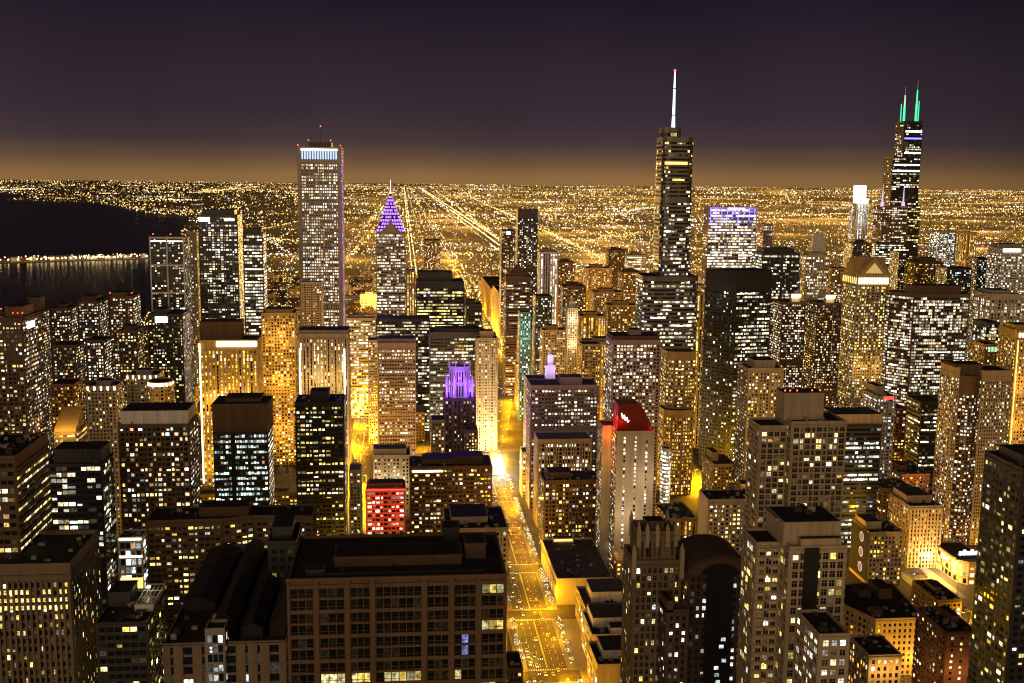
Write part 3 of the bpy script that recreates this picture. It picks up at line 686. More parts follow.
# antenna tower
b = Bld('skyscraper', 'tallest black tower with two green lit antennas on its stepped top', 'skyscraper', 896, 923, 121, 2210, 40)
DS = st(bay=4.5, flr=4.2, ww=.8, wh=.55, lit=.3, run=.45, pal='cream', pier=.4, br=1.0, mx=.5)
z2 = b.z(157); z3 = b.z(205)
b.vol('wall', rect(-b.W/2, b.W/2, 0, b.D), z2, b.H, DS, 'black', parapet=.6)
xa = b.x(893, 157)
b.vol('lower_tubes', rect(xa, b.W/2, -.2, b.D+2), z3, z2, dict(DS, lit=.3), 'black', parapet=.6, over={'l': dict(DS, lit=.1, run=0)})
b.vol('base_tubes', rect(xa, b.W/2+6, -.4, b.D+4), 0, z3, dict(DS, lit=.4, pal='yell'), 'black', parapet=.6, over={'l': dict(DS, lit=.1, run=0)})
for zz_, a_, c_ in ((165, 'blue', .2), (171, 'sign', 0), (138.5, 'bluetop', .1), (153, 'blue', .3), (131.5, 'sign', .3)):
    L_ = xa if zz_ > 157 else -b.W/2
    z_ = b.z(zz_); b.lightbar('lit_floor', a_, L_+1+c_*8, b.W/2-1, -.9, -.6, z_-1.6, z_+1.6)
for i, (px_, yt) in enumerate(((906.5, 86), (918.5, 79))):
    X_ = b.x(px_, 118); zt = b.z(yt); zs0 = b.H-.6
    mb = MB(); mb.cone(X_, 12, zs0, zs0+(zt-zs0)*.42, 2.6, 2.2, 8); mb.build('antenna', E_['green'], b.root)
    mb = MB(); mb.cone(X_, 12, zs0+(zt-zs0)*.42, zs0+(zt-zs0)*.75, 1.8, 1.3, 8); mb.build('antenna', E_['green2' if i == 0 else 'green'], b.root)
    mb = MB(); mb.cone(X_, 12, zs0+(zt-zs0)*.75, zt, 1.2, .6, 8); mb.build('antenna_tip', M['steel'], b.root)
    mb = MB(); mb.cone(X_-6 if i == 0 else X_+6, 14, zs0, zs0+(zt-zs0)*.5, 1.2, .9, 6); mb.build('antenna', E_['green'], b.root)
b = Bld('office_tower', 'dark tower with two violet lit spires in front of the antenna tower', of, 874, 908, 206, 2046, 40)
b.main(st(bay=3, flr=3.9, ww=.7, lit=.32, run=.3, pal='cream'), 'brown')
for px_ in (883, 904):
    X_ = b.x(px_, 206); zt = b.z(184); mb = MB(); mb.cone(X_, 4, b.H-1, b.H+8, 4, 3, 8); mb.cone(X_, 4, b.H+8, zt, 1.6, .3, 8); mb.build('spire', E_['ring'], b.root)
    b.lamp(X_, -6, b.H+5, 4000, (.5,.25,1))
T('office_tower', 'white speckled lower block before the violet spired tower', of, 868, 906, 243, 1960, 34, 'offw', 'dark')
b = Bld('office_tower', 'pale tower with a brilliant floodlit glass crown', of, 850, 869, 203, 2370, 38)
b.vol('wall', rect(-b.W/2, b.W/2, 0, b.D), 0, b.H, st(bay=3.4, lit=.35, pal='cool', vrun=.6, wh=.8, ww=.5), 'grey')
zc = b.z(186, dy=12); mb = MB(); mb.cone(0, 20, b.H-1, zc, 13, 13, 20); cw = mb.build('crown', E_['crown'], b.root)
for i in range(20):
    a = 2*math.pi*i/20; mb = MB(); mb.box(13.1*math.cos(a)-.5, 13.1*math.cos(a)+.5, 20+13.1*math.sin(a)-.5, 20+13.1*math.sin(a)+.5, b.H-1, zc+1); mb.build('crown_rib', M['white'], cw)
for sx_ in (-1, 1):
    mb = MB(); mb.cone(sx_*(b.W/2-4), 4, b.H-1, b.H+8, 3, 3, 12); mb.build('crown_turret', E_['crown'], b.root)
b.lamp(0, -20, b.H+2, 60000, (.9,1,.9), 4); b.lamp(0, -14, b.H-40, 12000, (.9,1,.9), 4)
# slanted bright tower
b = Bld('office_tower', 'bright office tower of close white light rows with a long dark roof', of, 915, 972, 294, 1300, 40, None, True)
pts = [(-b.W/2, 2), (b.W/2-3, 0), (b.W/2, 6), (b.W/2, b.D), (-b.W/2-19, b.D), (-b.W/2-19, 28)]
b.vol('wall', pts, 0, b.H, st(bay=2.7, flr=3.7, ww=.8, wh=.6, lit=.68, run=.25, pal='cream', br=.85, mt=4), 'brown')
b.block('penthouse', -b.W/2+2, b.W/2-8, 12, b.D-6, b.H-1, b.H+9, 'brown')
T('office_block', 'dark banded glass block with curved blue roof edge by the orange street', of, 906, 944, 402, 1010, 34, 'hband', 'dark', over=None).lightbar('roof_edge_light', 'blue', -4, 12, -.5, -.2, 150, 150.8)
# right edge gold tower
b = Bld('hotel_tower', 'golden tower cut by the right edge with a white lit arcaded crown', ho, 999, 1040, 330, 1000, 34)
b.main(st(bay=2.9, flr=3.3, ww=.5, lit=.5, pal='yell', mt=9), 'gold', 'roof', (.1,.8,.2,.8,5), bea if False else 'wall')
for k in range(9): b.lightbar('crown_arch_light', 'warm', -b.W/2+2+k*3.2, -b.W/2+3.8+k*3.2, -.5, -.15, b.H-7, b.H-3)
b.lightbar('light_strip', 'goldl', -b.W/2+1.0, -b.W/2+2.0, -.9, -.4, 30, b.H-10)
for k in range(3): b.lamp(-b.W/2+5, -14, 40+k*40, 14000, (1,.55,.1))
b = T('office_block', 'gold topped block with green lit arches left of the golden edge tower', of, 973, 999, 344, 1060, 30, 'grid', 'gold')
for k in range(5): b.lightbar('arch_light', 'green2', -b.W/2+4+k*3.4, -b.W/2+6.2+k*3.4, -.6, -.2, b.H-8, b.H-3)
T('office_block', 'dark glass block behind the green arched block', of, 976, 1000, 322, 1150, 30, 'glass', 'dark')
# -- middle band
b = T('hotel_tower', 'golden hotel tower lit from top to bottom, left of the beige fluted tower', ho, 261, 298, 313, 1190, 34, st(bay=3, flr=3.3, ww=.6, wh=.6, lit=.6, pal='gold', pier=.5, br=1.1), 'gold', (.1,.9,.2,.9,4))
for k in range(3): b.lamp(0, -16, 40+k*50, 20000, (1,.58,.12))
b = T('hotel_tower', 'floodlit golden tower with vertical light strips and a brown roof crown', ho, 199, 262, 340, 1050, 34, st(bay=3.6, flr=3.4, ww=.42, wh=.8, lit=.72, pal='gold', vrun=.75, pier=1.0, mt=10, br=1.2), 'gold')
b.block('crown', -b.W/2-.5, b.W*.2, 8, b.D-4, b.H-1, b.z(323), 'brown')
b.lightbar('crown_light', 'warm', -b.W*.2, b.W/2-1, -1.3, -.9, b.H-6, b.H-1.5)
b.lightbar('light_strip', 'warm', -b.W/2-.1, -b.W/2+1.0, -1.5, -1.1, 20, b.H-3)
for k in range(4): b.lamp(-14+(k % 2)*28, -14, 40+(k//2)*60, 15000, (1,.6,.12))
b = T('hotel_tower', 'beige fluted tower with a bright light line down each side', ho, 298, 350, 334, 1050, 36, st(bay=3.2, flr=3.5, ww=.4, wh=.85, lit=.5, pal='yell', vrun=.6, pier=1.0, mt=5), 'tan', (.0,1,.1,.9,4))
for q in (-1, .78): b.lightbar('light_strip', 'white', q*b.W/2+1, q*b.W/2+2, -1.4, -1.05, 25, b.H-14)
for q in (-12, 12): b.lamp(q, -16, 60, 20000, (1,.65,.2)); b.lamp(q, -16, 120, 12000, (1,.65,.2))
T('office_block', 'white lit low block between the golden hotel and the dark bridge', of, 346, 376, 318, 1420, 24, 'offw', 'cream')
T('apartment_block', 'narrow tan block beside the yellow boulevard', ap, 368, 378, 340, 1280, 26, 'apt', 'tan')
T('office_tower', 'purple-grey tower of close piers beside the yellow boulevard', of, 378, 416, 343, 1180, 34, st(bay=2.9, flr=3.7, ww=.68, wh=.5, lit=.5, run=.5, pal='cream', pier=.5, mt=7), 'mauve', (.0,1,.1,.9,5))
T('office_tower', 'dark tower with cream light rows behind the purple-grey tower', of, 376, 430, 319, 1340, 36, 'off', 'black')
T('office_tower', 'dark broad slab with scattered rows behind the purple crowned tower', of, 429, 486, 332, 1300, 36, st(bay=2.9, flr=3.9, ww=.8, wh=.5, lit=.5, run=.5, pal='cream', mt=7), 'dark', (.1,.9,.2,.9,4))
b = T('office_tower', 'cream gothic tower at the river end of the avenue', of, 475, 498, 338, 1240, 24, st(bay=2.4, flr=3.4, ww=.45, lit=.25, pier=.6), 'tan', (.2,.8,.2,.8,8))
for k in range(3): b.lamp(0, -13, 35+k*38, 1200, (1,.75,.35))
# purple crowned gothic tower
b = Bld('office_tower', 'gothic tower with a purple floodlit buttressed crown', of, 443, 476, 398, 1000, 30)
b.vol('wall', rect(-b.W/2, b.W/2, 0, b.D), 0, b.H, st(bay=2.7, flr=3.5, ww=.4, wh=.6, lit=.18, pier=.7, pal='cream'), 'dbrown')
zc = b.z(366, dy=9); oct_ = [(math.cos(math.radians(a))*10.5, 14+math.sin(math.radians(a))*10.5) for a in range(-158, 202, 45)]
b.vol('crown', oct_, b.H-1, zc, st(bay=2.2, flr=9, ww=.45, wh=.75, lit=.0, pier=.5, mx=.3, mt=3), 'stone')
for i in range(8):
    a = math.radians(22+45*i); mb = MB(); cx, cy_ = math.cos(a), math.sin(a)
    mb.box(cx*13-1, cx*13+1, 14+cy_*12-1, 14+cy_*12+1, b.H-1, b.H+15); mb.cone(cx*13, 14+cy_*12, b.H+15, b.H+20, 1.2, .1, 6)
    mb.build('buttress', M['stone'], b.root)
    mb = MB(); mb.box(cx*10.6-.5, cx*10.6+.5, 14+cy_*10.6-.5, 14+cy_*10.6+.5, zc-1, zc+4); mb.build('crown_post', M['stone'], b.root)
for i in range(8):
    a = math.radians(45*i+22); cx, cy_ = math.cos(a)*9.9, 14+math.sin(a)*9.9
    for dz in (4, 11):
        mb = MB(); mb.box(cx-.7, cx+.7, cy_-.7, cy_+.7, b.H+dz, b.H+dz+4.2); mb.build('crown_window', E_['lilac'], b.root)
mb = MB(); mb.cone(0, 14, zc-1, zc+9, 1, .2, 6); mb.build('flag_mast', M['dark'], b.root)
for (x, y, z, e) in ((-10,1,b.H+6,7000),(10,1,b.H+6,7000),(0,-6,b.H+16,9000),(0,3,zc+6,2500),(-14,-3,b.H+6,3500),(14,-3,b.H+6,3500),(-9,-3,b.H+20,5000),(9,-3,b.H+20,5000)):
    b.lamp(x, y, z, e*2.2, (.17,.05,1), .6)
b.beacon(3, 14, zc+8, 2)
T('apartment_block', 'low violet tinged wing left of the purple crowned tower', bl, 431, 445, 420, 990, 26, 'grid', 'mauve')
T('apartment_block', 'low dark wing right of the purple crowned tower', bl, 464, 478, 430, 985, 24, st(lit=.5, pal='cream', ww=.5), 'dbrown')
# white spired hall
b = Bld('office_block', 'ornate white block with a floodlit lavender spire', bl, 524, 566, 380, 1080, 34)
b.main(st(bay=2.8, flr=3.5, ww=.45, lit=.3, pal='cream'), 'white')
b.block('spire_base', -1, 9, 4, 14, b.H-1, b.H+14, 'white', False); b.block('spire_lantern', 1, 7, 6, 12, b.H+14, b.H+24, 'white', False)
mb = MB(); mb.cone(4, 9, b.H+24, b.z(350, dy=9), 2.4, .2, 8); mb.build('spire', M['white'], b.root)
for (x, y, z) in ((-6,0,b.H+8), (14,0,b.H+8), (4,-4,b.H+22), (4,-3,b.H+30)): b.lamp(x, y, z, 5000, (.55,.4,1), .5)
for q in (-14, 0, 14): b.lamp(q, -13, b.H-25, 5000, (1,.8,.5))
T('apartment_tower', 'amber gridded tower between the white spired block and the pink hotel', ap, 578, 601, 344, 1130, 26, st(lit=.5, pal='gold', ww=.6), 'gold')
b = T('hotel_tower', 'broad pinkish hotel tower of even square windows, behind the red topped tower', ho, 606, 661, 340, 990, 34, st(bay=3.1, flr=3.2, ww=.66, wh=.6, lit=.62, pal='cream', br=.85, mt=4), 'mauve', (.4,.63,.3,.7,9))
b.block('roof_cornice', -b.W/2+1, b.W/2-1, 2, b.D-2, b.H-.9, b.H+3, 'brown')
b = Bld('round_pavilion', 'short white lit drum beside the curving street', 'building', 660, 673, 449, 960, 14)
pts = [(math.cos(math.radians(a))*b.W/2, 7+math.sin(math.radians(a))*7) for a in range(-180, 180, 24)]
b.vol('wall', pts, 0, b.H, st(bay=3, flr=3.4, ww=.95, wh=.6, lit=1, pal='cool', br=1.3, mx=.05), 'white')
T('office_block', 'low ochre block with a dark roof at the bend of the street', bl, 703, 736, 464, 960, 40, st(lit=.25, pal='gold'), 'gold', rm='roof', pent=(.1,.4,.4,.9,8))
T('apartment_tower', 'tall tan tower with close window columns left of the wide brown grid tower', ap, 738, 784, 368, 930, 30, st(bay=2.5, flr=3.1, ww=.5, lit=.45, pal='yell', pier=.5, mt=4), 'tan', (.2,.8,.15,.8,7))
T('office_block', 'small pale block at the foot of the tall tan tower', bl, 736, 762, 484, 900, 16, 'grid', 'tan')
# right of centre low blocks
b = T('office_block', 'low block with a red lit roof sign in the right cluster', bl, 862, 896, 396, 900, 34, st(lit=.5, pal='cool'), 'grey', (.1,.5,.2,.8,8))
b.lightbar('sign', 'redsign', b.W/2-11, b.W/2-2, -.6, -.2, b.H-3, b.H-.6)
T('apartment_tower', 'rust orange tower with amber windows right of the dark banded slab', ap, 882, 907, 408, 1010, 24, st(bay=3.2, flr=3.2, lit=.4, pal='gold', ww=.7), 'rust')
b = T('office_block', 'flat block with orange lit walls beside the wing-backed tower', bl, 880, 930, 474, 900, 44, 'grid', 'rust', rm='roof', pent=(.2,.5,.4,.8,4))
for q in (-.3, 0, .3): b.lamp(q*b.W, -8, b.H-6, 3500, (1,.45,.08))
T('office_block', 'second flat rooftop with lavender parapet in front of the orange block', bl, 868, 914, 488, 870, 30, 'aptd', 'brown', rm='roof')
T('office_tower', 'pale brick tower with tall window columns above the round-signed hotel', of, 889, 943, 506, 830, 40, st(bay=2.8, flr=3.3, ww=.45, wh=.62, lit=.3, pal='yell', pier=.6, mt=3), 'tan', (.1,.85,.3,.95,6))
b = Bld('hotel', 'hotel with three round medallions down its dark side wall', ho, 852, 904, 532, 795, 34)
b.main(st(bay=2.8, flr=3.4, ww=.55, wh=.55, lit=.55, pal='gold', mt=3, br=.9), 'tan', 'roof', (.05,.5,.3,.9,6), over={'l': None})
mb = MB(); mb.box(-b.W/2-.3, -b.W/2-.02, .5, b.D-.5, 3, b.H-.6); mb.build('side_cladding', M['rubber'], b.root)
for i, y_ in enumerate((541, 556, 571)):
    z_ = b.z(y_); X_ = -b.W/2-.7; mb = MB()
    for q in range(24):
        a0, a1 = 2*math.pi*q/24, 2*math.pi*(q+1)/24
        for r_a, r_b in ((4.0, 3.1),):
            mb.poly([(X_-.1, 12+r_a*math.cos(a0), z_+r_a*math.sin(a0)), (X_-.1, 12+r_a*math.cos(a1), z_+r_a*math.sin(a1)), (X_-.1, 12+r_b*math.cos(a1), z_+r_b*math.sin(a1)), (X_-.1, 12+r_b*math.cos(a0), z_+r_b*math.sin(a0))])
    o = mb.build('medallion_ring', E_['ring'], b.root)
    mb = MB(); n_ = [(12+3*math.cos(2*math.pi*q/20), z_+3*math.sin(2*math.pi*q/20)) for q in range(20)]
    mb.poly([(X_, p[0], p[1]) for p in n_]); mb.poly([(X_+.34, p[0], p[1]) for p in n_][::-1]); mb.build('medallion_disc', M['grey'], b.root)
b = Bld('department_store', 'brightly lit corner store with white rooftop lettering panels', 'store', 962, 992, 562, 790, 50, None, True)
pts = [(-b.W/2, 6), (-b.W/2+6, 0), (b.W/2, 0), (b.W/2, 50), (-b.W/2, 50)]
b.vol('wall', pts, 0, b.H, st(bay=4.5, flr=4.6, ww=.8, wh=.7, lit=.7, pal='yell', br=1.2, mt=2), 'gold')
for k in range(7): b.lightbar('sign', 'sign', -b.W/2+3+k*3.2, -b.W/2+5.4+k*3.2, 10.5, 11, b.H+2, b.H+5+(k % 2)*1.2)
mb = MB(); mb.box(-b.W/2+2, -b.W/2+26, 11.2, 11.6, b.H-1, b.H+2.5); mb.build('sign_frame', M['dark'], b.root)
for q in (0, 12, 24, 36): b.lamp(-b.W/2-9, q, 10, 9000, (1,.75,.4))
# wing-backed tower
b = Bld('apartment_tower', 'tall tan tower of two wings around a bowed centre bay', ap, 942, 1014, 368, 880, 28)
W_ = b.W; a1, a2 = -b.W/2+4.5, b.x(984, 368)
AS = st(bay=2.1, flr=3.0, ww=.55, wh=.58, lit=.42, pal='cream', mt=9, pier=.2)
b.vol('wall', rect(-W_/2, a1, 4, 30), 0, b.H, AS, 'tan')
b.vol('wall', rect(a2, W_/2, 2, 32), 0, b.z(371), AS, 'tan')
mid = [(a1+.3+(a2-a1-.6)*(i/8), 4-5.0*math.sin(math.pi*i/8)) for i in range(9)]+[(a2-.3, 26), (a1+.3, 26)]
b.vol('centre_bay', mid, 0, b.z(376), dict(AS, lit=.5, ww=.72, mx=.05, mt=16), 'brown')
b.block('penthouse', a1-3, a2+3, 8, 26, b.z(376)-1, b.z(366), 'brown')
# banded slab and the brown grid tower
b = T('office_tower', 'dark banded glass slab with white light rows behind the brown grid tower', of, 822, 882, 424, 880, 30, st(bay=3, flr=3.9, ww=.96, wh=.5, lit=.4, run=.7, pal='cool', span=.4, pier=.05, mt=3), 'dark')
b.block('roof_slab', -b.W/2, b.W/2+.4, 1, b.D, b.H-.8, b.H+8, 'tan')
b = Bld('apartment_tower', 'wide brown grid tower with a tall penthouse and red roof beacons', ap, 792, 847, 421, 560, 26, None, True)
GS = st(bay=3.3, flr=3.2, ww=.74, wh=.72, lit=.13, pal='warm', pier=.5, span=.3, mt=3, mull=1)
b.vol('wall', rect(-b.W/2, b.W/2, 0, b.D), 0, b.H, GS, 'tan', 'roof')
x0 = b.x(760, 425, 6)
b.vol('side_wing', rect(x0, -b.W/2+.02, 6, b.D), 0, b.z(425, dy=6), GS, 'tan', 'roof')
b.block('penthouse', b.x(784, 400, 8), b.x(824, 400, 8), 8, 21, b.H-1.2, b.z(393, dy=8), 'tan')
for px_ in (785, 790, 797, 812, 820): b.beacon(b.x(px_, 393, 9), 9, b.z(393, dy=8), 1, .55)
b.plant(b.H-1, -b.W/2+1, b.W/2-1, 1, 7, 4)
# -- balcony tower, lower right
b = Bld('apartment_tower', 'near tan tower with rounded balconies and a stepped penthouse', ap, 790, 847, 546, 350, 24, None, True)
BS = st(bay=2.6, flr=3.2, ww=.72, wh=.7, lit=.22, pal='yell', mt=2, mull=1, span=.25, pier=.3)
x0 = b.x(757, 540, 8)
b.vol('wall', rect(-b.W/2, b.W/2, 0, b.D), 0, b.H, BS, 'tan')
b.vol('side_wing', rect(x0, -b.W/2+.02, 8, b.D), 0, b.z(541, dy=8), BS, 'tan')
bx0 = -b.W*.12; mb = MB(); mb.box(bx0-2.6, bx0+2.6, -.6, -.1, 30, b.H-.5); mb.build('glass_bay', M['black'], b.root)
for k in range(int(b.H/3.2)-10):
    zf = b.H-4-k*3.2; mb = MB()
    for cxx in (x0+1.8, x0+6.4):
        P = [(cxx+2.0*math.cos(math.radians(a)), 8+1.7*math.sin(math.radians(a))) for a in range(180, 361, 22)]
        mb.prism(P, zf, zf+.3, 0, True, True)
        mb.prism([(p[0], p[1]) for p in P]+[(p[0]*.94+cxx*.06, 8+(p[1]-8)*.9) for p in P[::-1]], zf+.3, zf+1.2)
    mb.build('balcony', M['tan'], b.root)
zq = b.H-1
b.block('penthouse', -b.W/2-1.0, b.W/2-1, 4, b.D-2, zq, b.z(522, dy=4), 'tan')
b.block('penthouse', -b.W/2-2, b.W/2-3, 9, b.D-1, b.z(522, dy=4)-.3, b.z(518, dy=9), 'tan')
b.block('roof_box', -b.W*.3, b.W*.42, .8, 3.6, zq, zq+3.2, 'tan', False)
b.plant(b.z(518, dy=9)+.2, -b.W/2, b.W/2-4, 10, b.D-2, 6)
b = Bld('apartment_block', 'low front block with curved window bays below the balcony tower', ap, 797, 850, 634, 318, 20)
b.main(st(bay=3.2, flr=3.2, ww=.66, wh=.6, lit=.45, pal='cream', mt=1.5, mull=1), 'tan')
b = T('shop_block', 'orange lit low block with arched parapet right of the balcony tower', bl, 850, 902, 655, 540, 26, st(bay=3.6, flr=3.8, ww=.5, wh=.6, lit=.35, pal='gold', mt=2), 'tan', rm='roof')
for q in (-.4, 0, .4): b.lamp(q*b.W, -6, b.H-9, 2200, (1,.5,.1))
b = Bld('office_block', 'old low-rise complex with broad dark roofs and orange side walls', bl, 876, 925, 618, 640, 60, None, True)
x0 = b.x(848, 600, 20); pts = [(-b.W/2, 0), (b.W/2, 0), (b.W/2+6, 62), (x0+2, 62), (x0, 24)]
b.vol('wall', pts, 0, b.H, st(bay=3.4, flr=3.8, ww=.45, wh=.5, lit=.12, pal='gold'), 'tan', 'roof')
b.block('roof_box', b.W*.02, b.W*.3, 34, 52, b.H-1, b.H+6, 'brown'); b.block('roof_box', -b.W*.35, -b.W*.1, 38, 50, b.H-1, b.H+4, 'dbrown')
mb = MB(); mb.cone(-b.W*.35, 10, b.H-1, b.H+3, 4, 3.8, 14); mb.build('water_tank', M['brown'], b.root)
b.plant(b.H-1, -b.W/2, b.W/2, 4, 30, 16)
for (x, y) in ((-b.W/2-5, 6), (x0-5, 40), (-b.W*.2, -7), (b.W*.3, -7)): b.lamp(x, y, 12, 6000, (1,.5,.08))
b = T('office_block', 'flat dark roof behind the old low-rise complex, by the bright corner', bl, 918, 962, 600, 715, 40, 'aptd', 'brown', rm='roof', pent=(.3,.6,.4,.8,4))
b = T('apartment_block', 'brown brick block with rooftop clutter and an orange lit front', ap, 921, 978, 632, 520, 34, st(bay=3, flr=3.1, ww=.5, wh=.5, lit=.2, pal='yell', mt=2), 'rust', rm='roof', pent=(.55,.8,.4,.8,4), over={'f': st(bay=4.5, flr=3.1, ww=.3, wh=.45, lit=.5, pal='yell', mt=2)})
b.plant(b.H-1, -b.W/2+1, b.W/2-1, 2, 30, 16)
for q in (-.4, .1): b.lamp(q*b.W, -9, b.H-22, 2600, (1,.5,.1))
b = T('apartment_tower', 'dark tower cut by the right edge with sparse lit windows', ap, 985, 1090, 468, 420, 30, st(bay=3, flr=3.2, ww=.6, wh=.55, lit=.25, pal='yell', mt=3), 'dark', (.1,.6,.2,.8,5))
# -- centre: avenue frontage
T('office_block', 'purple tinged grid block with rooftop boxes on the right of the avenue', of, 527, 598, 385, 1010, 34, st(bay=3.1, flr=3.6, ww=.68, wh=.5, lit=.42, run=.4, pal='cream', pier=.4, span=.4, mt=4), 'mauve', (.45,.78,.2,.7,7))
T('office_block', 'pale pier-fronted block with a blue-grey roof before the purple tinged block', of, 534, 592, 439, 955, 30, st(bay=2.6, flr=3.6, ww=.55, wh=.7, lit=.4, run=.4, pal='cream', pier=.7, mt=4), 'tan', rm='roofg')
T('office_block', 'brown block with two rows of yellow windows and a cluttered roof', of, 540, 600, 480, 885, 30, st(bay=2.8, flr=3.5, ww=.6, wh=.6, lit=.42, pal='yell', mt=3), 'brown', (.1,.5,.3,.9,5))
T('shop_block', 'low stone shops along the right pavement just before the river', 'shops', 520, 534, 452, 1050, 30, st(lit=.6, pal='cream'), 'cream')
b = Bld('hotel_tower', 'slim stone tower with a red glowing slanted penthouse and white scrawl sign', ho, 617, 655, 431, 830, 20, None, True)
SS = st(bay=b.W/3, flr=3.0, ww=.17, wh=.62, lit=.85, pal='cream', pier=0, span=0, mt=4, mx=2)
NSW = st(bay=2.2, flr=3.0, ww=.55, wh=.6, lit=.5, pal='cream', pier=.1, span=.5, mt=4, mx=.4)
b.vol('wall', rect(-b.W/2, b.W/2, 0, b.D), 0, b.H, SS, 'stone', 'redsteel', 1.0, over={'l': NSW})
x0 = b.x(604, 412, 16)
b.vol('rear_wing', rect(x0, b.W/2-3, b.D+.02, b.D+22), 0, b.H, None, 'stone', 'redsteel', 1.0, over={'l': NSW})
zt = b.z(403, dy=8); za = b.H-1
prof = [(-b.W/2+1, za), (b.W/2-1, za), (b.W/2-4, za+(zt-za)*.42), (b.W*.14, zt-.6), (b.W*.05, zt), (-b.W/2+1.6, zt)]
mb = MB(); n_ = len(prof)
f_ = [(p[0], 4, p[1]) for p in prof]; g_ = [(p[0], 24, p[1]) for p in prof]
mb.poly(f_); mb.poly(g_[::-1])
for i in range(n_): j = (i+1) % n_; mb.poly([f_[j], f_[i], g_[i], g_[j]])
mb.build('penthouse', M['redsteel'], b.root)
mb = MB(); X_ = -b.W/2+4; zq = za+(zt-za)*.3    # slanted scrawl: joined strokes on the front of the penthouse
for (xa, za_, xb, zb_) in ((0,8,1.3,3.6),(1.3,3.6,2.2,6.5),(2.2,6.5,3.2,2.4),(3.2,2.4,4.4,4.6),(4.4,4.6,5.2,.6),(5.2,.6,6.2,2.2),(.4,6.2,2.6,5.2)):
    mb.poly([(X_+xa-.45, 3.8, zq+za_), (X_+xa+.45, 3.8, zq+za_+.2), (X_+xb+.45, 3.8, zq+zb_), (X_+xb-.45, 3.8, zq+zb_-.2)][::1])
mb.build('sign', E_['sign'], b.root)
for (x, y, z, e) in ((-b.W/2+4,1.5,za+7,700), (-b.W/2-3,14,za+9,5200), (0,1.2,za+1.2,40), (b.W/2-2,2.0,za+2,350), (x0+3,12,za+4,3000), (b.W*.3,14,zt+2,500)): b.lamp(x, y, z, e, (1,.035,.012), .5)
b.lamp(x0+4, 13, za-6, 4200, (1,.2,.02), .5); b.lamp(x0+3, 11, za-26, 1500, (1,.35,.06), .5)
for (x, z, e) in ((-6,50,9000), (8,80,7500), (0,25,8000)): b.lamp(x, -17, z, e, (1,.76,.52))
b = Bld('shopping_mall', 'pale mall block with a wide grey roof along the right of the avenue', 'mall', 557, 613, 578, 772, 92, None, True)
b.main(None, 'stone', 'roof', None, over={'l': st(bay=6, flr=7, ww=.25, wh=.8, lit=.6, pal='cream', pier=.5, mt=7), 'f': None}, parapet=1.6)
b.block('skylight', -b.W*.3, b.W*.1, 84, 90, b.H-1.6, b.H+2.5, 'cream', False); b.lightbar('skylight_light', 'goldl', -b.W*.28, b.W*.08, 83.6, 83.8, b.H, b.H+1.6)
mb = MB()
for k in range(7): mb.box(-b.W*.45+b.W*.9*k/6-.15, -b.W*.45+b.W*.9*k/6+.15, 2, 60, b.H-1.6, b.H-1.35)
mb.build('roof_seam', M['roofg'], b.root); b.plant(b.H-1.6, -b.W*.3, b.W*.3, 5, 55, 8)
def shops(label, x0, x1, y, Y, D, wm, steps):
    b = Bld('shop_block', label, 'shops', x0, x1, y, Y, D)
    b.main(st(bay=4, flr=4.6, ww=.6, wh=.55, lit=.4, pal='cream', br=1.1, mt=3), wm, 'roof', None, over={'f': None}, parapet=1.4)
    for (f0, f1, g0, g1, h) in steps: b.block('roof_storey', -b.W/2+f0*b.W, -b.W/2+f1*b.W, g0*b.D, g1*b.D, b.H-1.4, b.H+h, 'white', False)
    return b
shops('low dark roofed shops next to the pale mall, with a white edged upper storey', 576, 632, 607, 712, 40, 'stone', ((.2,.98,.3,.95,6),))
shops('stepped shop block with two white parapets behind the gothic brown tower', 582, 640, 634, 662, 40, 'stone', ((.1,.98,.35,.95,5), (.4,.98,.05,.3,3)))
shops('shop block nearest the viewer on the right of the avenue, dark roof terraces', 588, 640, 664, 618, 34, 'tan', ((.2,.9,.3,.95,4),))
# left of the avenue
b = T('office_block', 'wide brown block with a lit top row left of the avenue', of, 410, 492, 466, 850, 34, st(bay=2.9, flr=3.4, ww=.72, wh=.5, lit=.42, pal='warm', pier=.4, span=.3, mt=2, br=.9), 'brown', (.15,.6,.3,.9,4))
b.lightbar('top_light_row', 'warm', -b.W/2+2, -b.W*.1, -.7, -.4, b.H-4.6, b.H-3.2); b.block('penthouse', b.W*.05, b.W*.4, 10, 28, b.H-1, b.H+5, 'dbrown')
b = T('office_block', 'cream stone block with dark roof box left of the wide brown block', of, 373, 410, 455, 985, 30, st(bay=2.8, flr=3.4, ww=.45, lit=.35, pal='cream', mt=3), 'cream', (.0,.9,.2,.8,5))
for q in (-12, 8): b.lamp(q, -12, 38, 4200, (1,.8,.5))
T('office_block', 'small grey stone block with a pitched roof beside the cream block', bl, 349, 362, 470, 930, 24, 'aptd', 'grey')
b = T('office_block', 'red glowing block in front of the cream block', bl, 366, 405, 488, 800, 22, st(bay=3.2, flr=3.3, ww=.82, wh=.55, lit=.6, pal='cream', mt=2.5, br=.8), 'brick', (.05,.95,.2,.8,3))
for k in range(3):
    for q in (-.3, .3): b.lamp(q*b.W, -8, b.H-3-k*13, 4200, (1,.04,.03), .5)
b.lightbar('red_edge_light', 'redsign', -b.W/2, b.W/2, -.8, -.5, b.H-1.6, b.H-.8)
T('office_block', 'dark narrow block left of the red glowing block', bl, 333, 347, 480, 840, 22, 'apt', 'dark')
b = T('apartment_tower', 'dark tower with a roof box and irregular yellow windows', ap, 295, 346, 402, 820, 30, st(bay=3.2, flr=3.3, ww=.75, wh=.5, lit=.5, run=.3, pal='yell', mt=3), 'black', (.3,.68,.2,.7,8))
